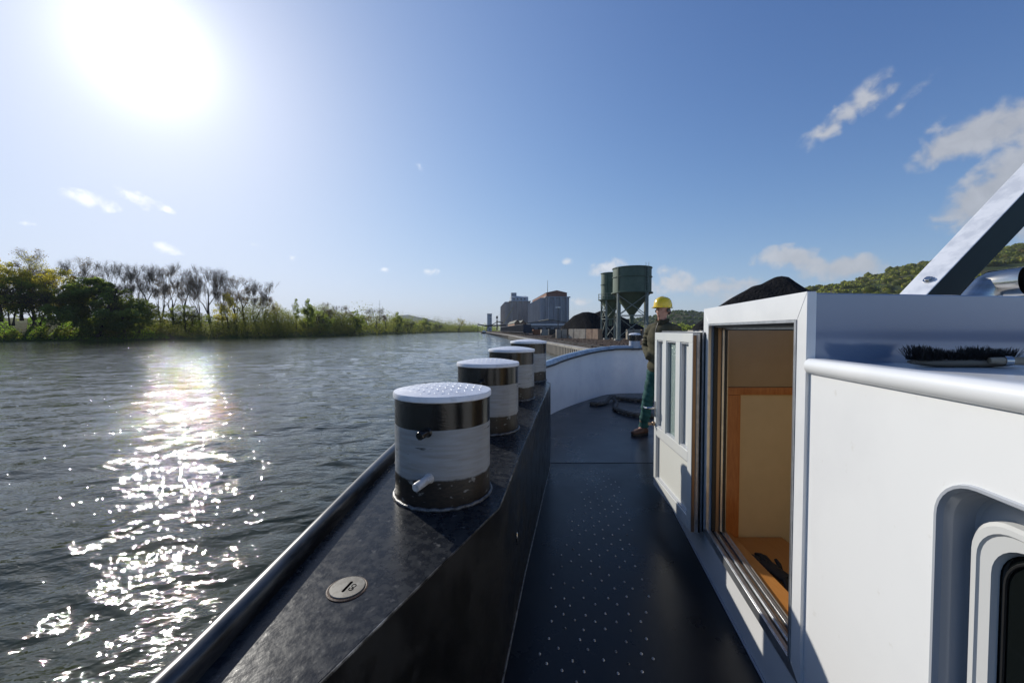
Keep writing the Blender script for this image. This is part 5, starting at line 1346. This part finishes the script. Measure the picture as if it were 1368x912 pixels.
# open freight wagons
blue = mat('wagon_blue', (.020, .030, .055), .55, c2=(.035, .040, .055), c2s=1.2)
iron = mat('dark_iron', (.03, .028, .026), .6, metal=.3)
def wagon():
    w = empty('freight_wagon'); mb = MB(); Lw, Ww, Hw = 12.5, 2.9, 2.9
    for s in (-1, 1): mb.box((s * (Ww / 2 - .05), 0, 1.2 + Hw / 2), (.1, Lw, Hw)); mb.box((0, s * (Lw / 2 - .05), 1.2 + Hw / 2), (Ww - .2, .1, Hw))
    mb.box((0, 0, 1.15), (Ww, Lw, .2)); mb.build('body', blue, w)
    mb = MB()
    for s in (-1, 1):
        for k in range(9): mb.box((s * (Ww / 2 + .06), -Lw / 2 + .4 + k * (Lw - .8) / 8, 1.3 + Hw / 2), (.12, .16, Hw))
        for k in range(4): mb.box((-Ww / 2 + .3 + k * .77, s * (Lw / 2 + .06), 1.3 + Hw / 2), (.14, .12, Hw))
        mb.box((s * (Ww / 2 + .07), 0, 1.25 + Hw), (.16, Lw, .16))
    tag(mb.build('ribs', blue, w, smooth=False), kind='stuff')
    for y in (-4.6, -2.9, 2.9, 4.6):
        for s in (-1, 1): mb = MB(); mb.tube([(s * .72 - .06, y, .46), (s * .72 + .06, y, .46)], .46, 18); mb.build('wheel', iron, w)
    for s in (-1, 1):
        for x in (-.85, .85): mb = MB(); mb.tube([(x, s * Lw / 2, 1.05), (x, s * (Lw / 2 + .45), 1.05), (x, s * (Lw / 2 + .5), 1.05)], [.08, .08, .22], 12); mb.build('buffer', iron, w)
    return w
w0 = wagon(); wy = 158.0
wl_ = ['dark blue open freight wagon at the near end of the quay train'] + [f'dark blue open freight wagon, {ordi[k]} of the train counted from its near end' for k in range(1, 12)]
rail = MB()
for k in range(12):
    o = w0 if k == 0 else copy_tree(w0)
    x = 5.2 - .083 * (wy - 158) ; o.location = (x, wy, QZ); o.rotation_euler = (0, 0, math.atan(.083)); tag(o, wl_[k], 'railway wagon', 'freight wagons on the quay'); wy += 13.6
rt = empty('railway_track', (5.2, 100, QZ), 'railway track with two rails running along the quay under the blue wagons', 'track')
for s in (-.72, .72):
    mb = MB(); mb.bar((s + .083 * 55, -55, .06), (s - .083 * 220, 220, .06), .09, .12); mb.build('rail', iron, rt)

# grain silo buildings
con_a = mat('silo_concrete', (.40, .36, .33), .85, c2=(.33, .30, .28), c2s=.15, stretch=(1, 1, .3)); con_b = mat('silo_blue_grey', (.34, .35, .37), .8, c2=(.28, .29, .31), c2s=.2, stretch=(1, 1, .25))
brickm = mat('silo_brick', (.27, .13, .085), .85, c2=(.22, .10, .065), c2s=.4); paleblue = mat('penthouse_cladding', (.40, .45, .50), .6, c2=(.34, .39, .44), c2s=.5)
def silo_block(name, corner, w_, depth, h, nf, nd, m, label, slope=-.083):
    """corner: near left corner (x,y); front runs +x, side runs away along the river"""
    b = empty(name, (corner[0], corner[1], QZ), label, 'grain silo'); b.rotation_euler = (0, 0, math.atan(-slope))
    mb = MB(); mb.box((w_ / 2, depth / 2, h / 2), (w_ - 1.2, depth - 1.2, h)); mb.build('core', m, b)
    cwf = w_ / nf
    for k in range(nf):
        mb = MB(); mb.tube([(cwf * (k + .5), cwf * .16, 0), (cwf * (k + .5), cwf * .16, h + .2)], [(cwf * .47, .9)] * 2, 20); mb.build('silo_cell', m, b)
    cwd = depth / nd
    for k in range(nd):
        mb = MB(); mb.tube([(.15, cwd * (k + .5), 0), (.15, cwd * (k + .5), h + .2)], [(.8, cwd * .48)] * 2, 16); mb.build('silo_cell', m, b)
    mb = MB(); mb.box((w_ / 2, depth / 2, h + .5), (w_ + .6, depth + .6, .9)); mb.build('parapet', m, b, bevel=.1)
    return b
s1 = silo_block('grain_silo', (-2.6, 440), 23.5, 100, 33.5, 4, 9, con_a, 'grey concrete grain silo with fluted walls and pale top house, nearer the river')
mb = MB(); mb.box((11.5, 14, 36.6), (19, 24, 4.6)); mb.build('top_house', paleblue, s1, bevel=.1)
mb = MB(); mb.add([(2, 2, 38.9), (21, 2, 38.9), (21, 26, 38.9), (2, 26, 38.9), (2, 14, 41), (21, 14, 41)], [(0, 1, 5, 4), (2, 3, 4, 5), (0, 4, 3), (1, 2, 5)]); mb.build('roof', paleblue, s1)
mb = MB(); mb.box((5.5, 12, 41.5), (6, 6, 5.5)); mb.build('lift_tower', con_b, s1, bevel=.1)
for k in range(4): mb = MB(); mb.box((5 + k * 4, 1.95, 36.6), (1.5, .15, 1.6)); mb.build('window', blackglass, s1)
s2 = silo_block('grain_silo', (28.0, 330), 20.5, 92, 29.0, 4, 10, con_b, 'blue grey grain silo with flat ribbed front and brown brick top storey')
mb = MB(); mb.box((9.6, 46, 31.2), (17.5, 88, 4.2)); mb.build('brick_storey', brickm, s2, bevel=.08)
mb = MB(); mb.add([(.6, 1.6, 33.3), (18.6, 1.6, 33.3), (18.6, 90, 33.3), (.6, 90, 33.3), (9.6, 1.6, 35.3), (9.6, 90, 35.3)], [(0, 4, 5, 3), (1, 2, 5, 4), (0, 1, 4), (2, 3, 5)]); mb.build('roof', brickm, s2)
mb = MB(); mb.tube([(5, 20, 33), (5, 20, 46)], [.25, .12], 8); mb.build('antenna', iron, s2)
# low sheds
def shed(x0, y0, w_, d, h, hr, m, mr, label, name='warehouse', gables=1, slope=-.083):
    b = empty(name, (x0, y0, QZ), label, 'warehouse'); b.rotation_euler = (0, 0, math.atan(-slope))
    gw = w_ / gables; mb = MB(); mb.box((w_ / 2, d / 2, h / 2), (w_, d, h)); mb.build('wall', m, b)
    for k in range(gables):
        a = k * gw; mb = MB(); mb.add([(a, 0, h), (a + gw, 0, h), (a + gw, d, h), (a, d, h), (a + gw / 2, 0, h + hr), (a + gw / 2, d, h + hr)], [(0, 1, 4), (2, 3, 5)]); mb.build('gable', m, b, smooth=False)
        mb = MB(); mb.add([(a - .2, -.4, h - .05), (a + gw / 2, -.4, h + hr + .1), (a + gw / 2, d + .4, h + hr + .1), (a - .2, d + .4, h - .05)], [(0, 1, 2, 3)]); mb.add([(a + gw + .2, -.4, h - .05), (a + gw / 2, -.4, h + hr + .1), (a + gw / 2, d + .4, h + hr + .1), (a + gw + .2, d + .4, h - .05)], [(0, 1, 2, 3)])
        rf = mb.build('roof', mr, b, smooth=False); sm = rf.modifiers.new('t', 'SOLIDIFY'); sm.thickness = .25
    return b
warm = mat('shed_brick', (.36, .20, .12), .85, c2=(.28, .16, .10), c2s=.4); olive_roof = mat('shed_roof', (.14, .14, .10), .8, c2=(.10, .10, .075), c2s=.3); grey_wall = mat('shed_grey', (.20, .20, .21), .8, c2=(.14, .14, .15), c2s=.3)
shed(1.6, 255, 7.2, 60, 6.3, 1.9, warm, olive_roof, 'orange brick warehouse with two small gables behind the wagons', gables=2)
b = shed(9.6, 250, 27, 42, 6.6, 2.0, grey_wall, olive_roof, 'long grey shed with olive roof and white eaves before the grain silos', 'long_shed')
mb = MB(); mb.box((13.5, -.5, 5.5), (26, .3, .7)); mb.build('white_eaves', white, b)
for k in range(5): mb = MB(); mb.box((3 + k * 5.2, -.1, 1.9), (3.0, .2, 3.4)); mb.build('gate', gasket, b)
t = empty('slab_tower', (at(654, 441, 620).x, 620, QZ), 'narrow blue grey tower standing by itself beyond the end of the train', 'tower')
mb = MB(); mb.box((0, 0, 13.5), (7, 7, 27)); mb.build('wall', paleblue, t, bevel=.2)
mb = MB(); mb.box((0, -.3, 27.3), (7.6, 7.6, .8)); mb.build('roof', con_b, t)
for k in range(6): mb = MB(); mb.box((1.5, -3.55, 4 + k * 4), (1.3, .2, 1.6)); mb.build('window', blackglass, t)
# conveyor gantry over the water
gt = empty('loading_gantry', (at(640, 441, 430).x, 430, 0), 'thin steel loading gantry reaching out over the water at the far quay', 'gantry')
gx = gt.location.x
def gp(px, py): c = at(px, py, 430); return (c.x - gx, 0, c.z)
for nm, a, b_, w_ in (('leg', (638.5, 444), (638.5, 433.5), .6), ('leg', (655, 443), (652, 434.5), .6), ('leg', (649, 443), (652.5, 434.5), .5), ('conveyor', (638, 433), (648, 435), 1.3), ('conveyor', (648, 435), (676, 434.5), 1.6), ('conveyor', (656, 434.5), (664, 430), .8), ('conveyor', (664, 430), (672, 431), 1.0)):
    mb = MB(); mb.bar(gp(*a), gp(*b_), w_, w_); mb.build(nm, iron, gt)
cr = empty('harbour_crane', (at(664, 441, 400).x, 400, QZ), 'small dark crane with cabin and yellow jib in front of the grey grain silo', 'crane'); cx_ = cr.location.x
def cp_(px, py): c = at(px, py, 400); return Vector((c.x - cx_, 0, c.z - QZ))
mb = MB(); mb.bar(cp_(664, 441), cp_(664, 427), 1.2, 1.2); mb.build('mast', iron, cr)
mb = MB(); mb.box(cp_(664, 424), (1.8, 1.8, 2.8)); mb.build('cab', iron, cr)
yj = mat('jib_yellow', (.42, .36, .16), .6); a_, b_ = cp_(672, 432), cp_(686.5, 410)
jb = MB(); jb.bar(a_ + Vector((.5, 0, 0)), b_, .28); jb.bar(a_ - Vector((.5, 0, 0)), b_, .28)
for k in range(9): t0, t1 = k / 9, (k + 1) / 9; jb.bar((a_ + Vector((.5 if k % 2 else -.5, 0, 0))).lerp(b_, t0), (a_ + Vector((-.5 if k % 2 else .5, 0, 0))).lerp(b_, t1), .16)
jb.build('jib', yj, cr)
mb = MB(); mb.bar(cp_(664, 427), cp_(672, 432), .3); mb.bar(cp_(664, 422), b_, .09); mb.build('stay', iron, cr)
lp = empty('lamp_mast', (at(745.5, 441, 140).x, 140, QZ), 'tall grey lamp mast with floodlights standing in front of the long shed', 'lamp mast')
hz_ = at(745.5, 411, 140).z - QZ
mb = MB(); mb.tube([(0, 0, 0), (0, 0, hz_)], [.16, .09], 10); mb.build('pole', iron, lp)
for s in (-1, 1): mb = MB(); mb.box((s * .5, 0, hz_ + .1), (.7, .35, .5)); mb.build('floodlight', alu, lp, bevel=.03)
mb = MB(); mb.bar((-.8, 0, hz_ - .2), (.8, 0, hz_ - .2), .1); mb.build('crossbar', iron, lp)
for px, py, y, lab in ((507.5, 402, 300, 'hair thin radio mast rising from the bare thicket on the far bank'), (615.5, 421, 700, 'thin distant mast at the end of the river')):
    c = at(px, 441, y); m_ = MB(); zt = at(px, py, y).z; m_.tube([(0, 0, 0), (0, 0, zt)], [.16, .06], 6); m_.bar((-1.2, 0, zt * .86), (1.2, 0, zt * .86), .1)
    o = m_.build('radio_mast', iron); o.location = (c.x, y, 0.5 if y > 500 else 1); tag(o, lab, 'mast')
bo_ = empty('moored_boat', (at(648, 441, 400).x, 400, 0), 'small dark work boat moored under the loading gantry', 'boat')
mb = MB(); mb.add([(-4, -1.6, 1.3), (4, -1.6, 1.1), (5.4, 0, 1.6), (4, 1.6, 1.1), (-4, 1.6, 1.3), (-3.6, -1.2, -.3), (3.6, -1.2, -.3), (4.4, 0, -.3), (3.6, 1.2, -.3), (-3.6, 1.2, -.3)], [(0, 1, 2, 3, 4), (0, 5, 6, 1), (1, 6, 7, 2), (2, 7, 8, 3), (3, 8, 9, 4), (4, 9, 5, 0)]); mb.build('hull', hull_m, bo_)
mb = MB(); mb.box((-1, 0, 2.1), (3, 2.2, 1.8)); mb.build('wheelhouse', white, bo_, bevel=.08)

# green hopper silos on legs
gsm = mat('silo_green', (.105, .145, .092), .50, c2=(.082, .12, .075), c2s=.5, c3=(.13, .16, .115), c3s=1.4, c3w=(.6, .75)); gsd = mat('leg_green_grey', (.27, .30, .26), .6, c2=(.20, .22, .18), c2s=1)
def green_silo(pxl, pxr, ytop, ycyl, ycone, y, label, nleg=4, spread=.92, rot=R(28), rings=(.0, .37)):
    cx = at((pxl + pxr) / 2, 441, y).x; r_ = (at(pxr, 441, y).x - at(pxl, 441, y).x) / 2
    zt = at(800, ytop, y - r_).z - QZ; zc = at(800, ycyl, y).z - QZ; zk = at(800, ycone, y).z - QZ
    s = empty('green_silo', (cx, y, QZ), label, 'silo', 'green hopper silos on the quay')
    mb = MB(); mb.lathe([(r_, zc), (r_, zt), (r_ - .12, zt + .02), (r_ - .12, zt - .3)], 48); mb.build('tank', gsm, s, sharp=40)
    mb = MB(); mb.lathe([(.45, zk), (r_ - .02, zc - .01)], 40); mb.build('hopper', gsm, s, sharp=40)
    mb = MB(); mb.tube([(0, 0, zk + .1), (0, 0, zk - 1.6)], .38, 14); mb.build('outlet', gsm, s)
    for k in rings:
        z = zt - (zt - zc) * k; mb = MB(); mb.lathe([(r_ - .02, z - .12), (r_ + .14, z - .10), (r_ + .14, z + .02), (r_ - .02, z + .04)], 48); mb.build('ring', gsm, s, sharp=30)
    mb = MB(); mb.lathe([(r_ - .02, zc - .22), (r_ + .30, zc - .18), (r_ + .30, zc + .0), (r_ - .02, zc + .10)], 48); mb.build('ring_beam', gsm, s, sharp=30)
    feet = []
    for k in range(nleg):
        a = rot + 2 * math.pi * k / nleg; top = Vector((math.cos(a) * (r_ + .06), math.sin(a) * (r_ + .06), zt if k in (1, 2) or True else zc)); ft = Vector((math.cos(a) * r_ * (1 + .05), math.sin(a) * r_ * 1.05, 0)); feet.append(ft)
        mb = MB(); mb.bar(ft, Vector((top.x, top.y, zc)), .36, .30, up=(math.cos(a), math.sin(a), 0)); mb.build('leg', gsd, s, bevel=.02)
        mb = MB(); mb.bar(Vector((top.x, top.y, zc)), Vector((top.x, top.y, zt)), .24, .20, up=(math.cos(a), math.sin(a), 0)); mb.build('stiffener', gsm, s)
        mb = MB(); mb.box((ft.x, ft.y, .12), (1.0, 1.0, .3)); mb.build('footing', conc_m, s)
    for k in range(nleg):
        a, b_ = feet[k], feet[(k + 1) % nleg]; hA = Vector((0, 0, zc * .52)); hB = Vector((0, 0, zc - .5)); h0_ = Vector((0, 0, .5))
        for p, q_ in ((a + hA, b_ + hA), (a + h0_, b_ + hA), (a + hA, b_ + hB), (b_ + hA, a + hB)):
            mb = MB(); mb.bar(p, q_, .13, .13); mb.build('brace', gsd, s)
    return s, r_, zt, zc, zk
gs1 = green_silo(819, 868.5, 354.5, 391, 421, 74, 'large green hopper silo on braced legs, the nearer and wider of the pair', rot=R(30))
gs2 = green_silo(803, 828, 363.5, 401, 425, 84, 'smaller green silo with a railed platform, half hidden behind the larger one', rot=R(52), rings=(.0, .42))
s, r_, zt, zc, zk = gs2
pl = empty('platform'); pl.parent = s
mb = MB(); mb.lathe([(r_ - .05, zc - .02), (r_ + .6, zc - .0), (r_ + .6, zc + .12), (r_ - .05, zc + .12)], 32); mb.build('walkway', gsm, pl, sharp=30)
for zz in (.6, 1.2): mb = MB(); mb.tube([(math.cos(a) * (r_ + .56), math.sin(a) * (r_ + .56), zc + zz + .1) for a in np.linspace(0, 2 * math.pi, 33)[:-1]], .04, 6, closed=True); mb.build('handrail', gsd, pl)
for k in range(12): a = k * math.pi / 6; mb = MB(); mb.tube([(math.cos(a) * (r_ + .56), math.sin(a) * (r_ + .56), zc + .1), (math.cos(a) * (r_ + .56), math.sin(a) * (r_ + .56), zc + 1.3)], .045, 6); mb.build('post', gsd, pl)
s, r_, zt, zc, zk = gs1
mb = MB()
for x in (-.25, .25): mb.bar((r_ * math.cos(R(-60)) + x, r_ * math.sin(R(-60)) - .25, .3), (r_ * math.cos(R(-60)) + x, r_ * math.sin(R(-60)) - .25, zt + .6), .06)
for k in range(26): mb.bar((r_ * math.cos(R(-60)) - .25, r_ * math.sin(R(-60)) - .25, .5 + k * .5), (r_ * math.cos(R(-60)) + .25, r_ * math.sin(R(-60)) - .25, .5 + k * .5), .04)
mb.build('ladder', gsd, s)
# debris and trodden gravel on the quay
g = random.Random(8); mb = MB()
for _ in range(2600):
    y = g.uniform(42, 130); x = 6.9 - .08 * (y - 41) + 1.0 + abs(g.gauss(0, 12)); r_ = g.uniform(.05, .20)
    mb.add([(x + r_ * math.cos(a) * g.uniform(.7, 1.2), y + r_ * math.sin(a) * g.uniform(.7, 1.2), QZ - .02) for a in (0, 1.57, 3.14, 4.71)] + [(x, y, QZ + r_ * g.uniform(.5, .9))], [(0, 1, 4), (1, 2, 4), (2, 3, 4), (3, 0, 4)])
tag(mb.build('quay_rubble', mat('rubble', (.13, .095, .07), .9, c2=(.05, .04, .035), c2s=.8, spec=0.06), smooth=False), kind='stuff')

# ------------------------------------------------------------------ the air over the valley
hm = bpy.data.materials.new('haze'); hm.use_nodes = True
for n in list(hm.node_tree.nodes):
    if n.type == 'BSDF_PRINCIPLED': hm.node_tree.nodes.remove(n)
pv = hm.node_tree.nodes.new('ShaderNodeVolumePrincipled'); pv.inputs['Color'].default_value = (.80, .88, 1.0, 1); pv.inputs['Density'].default_value = 0.00009; pv.inputs['Anisotropy'].default_value = 0.1
hm.node_tree.links.new(pv.outputs[0], hm.node_tree.nodes['Material Output'].inputs['Volume'])
mb = MB(); mb.box((750, 1500, 140), (17500, 18000, 290)); tag(mb.build('haze', hm, smooth=False), kind='stuff')
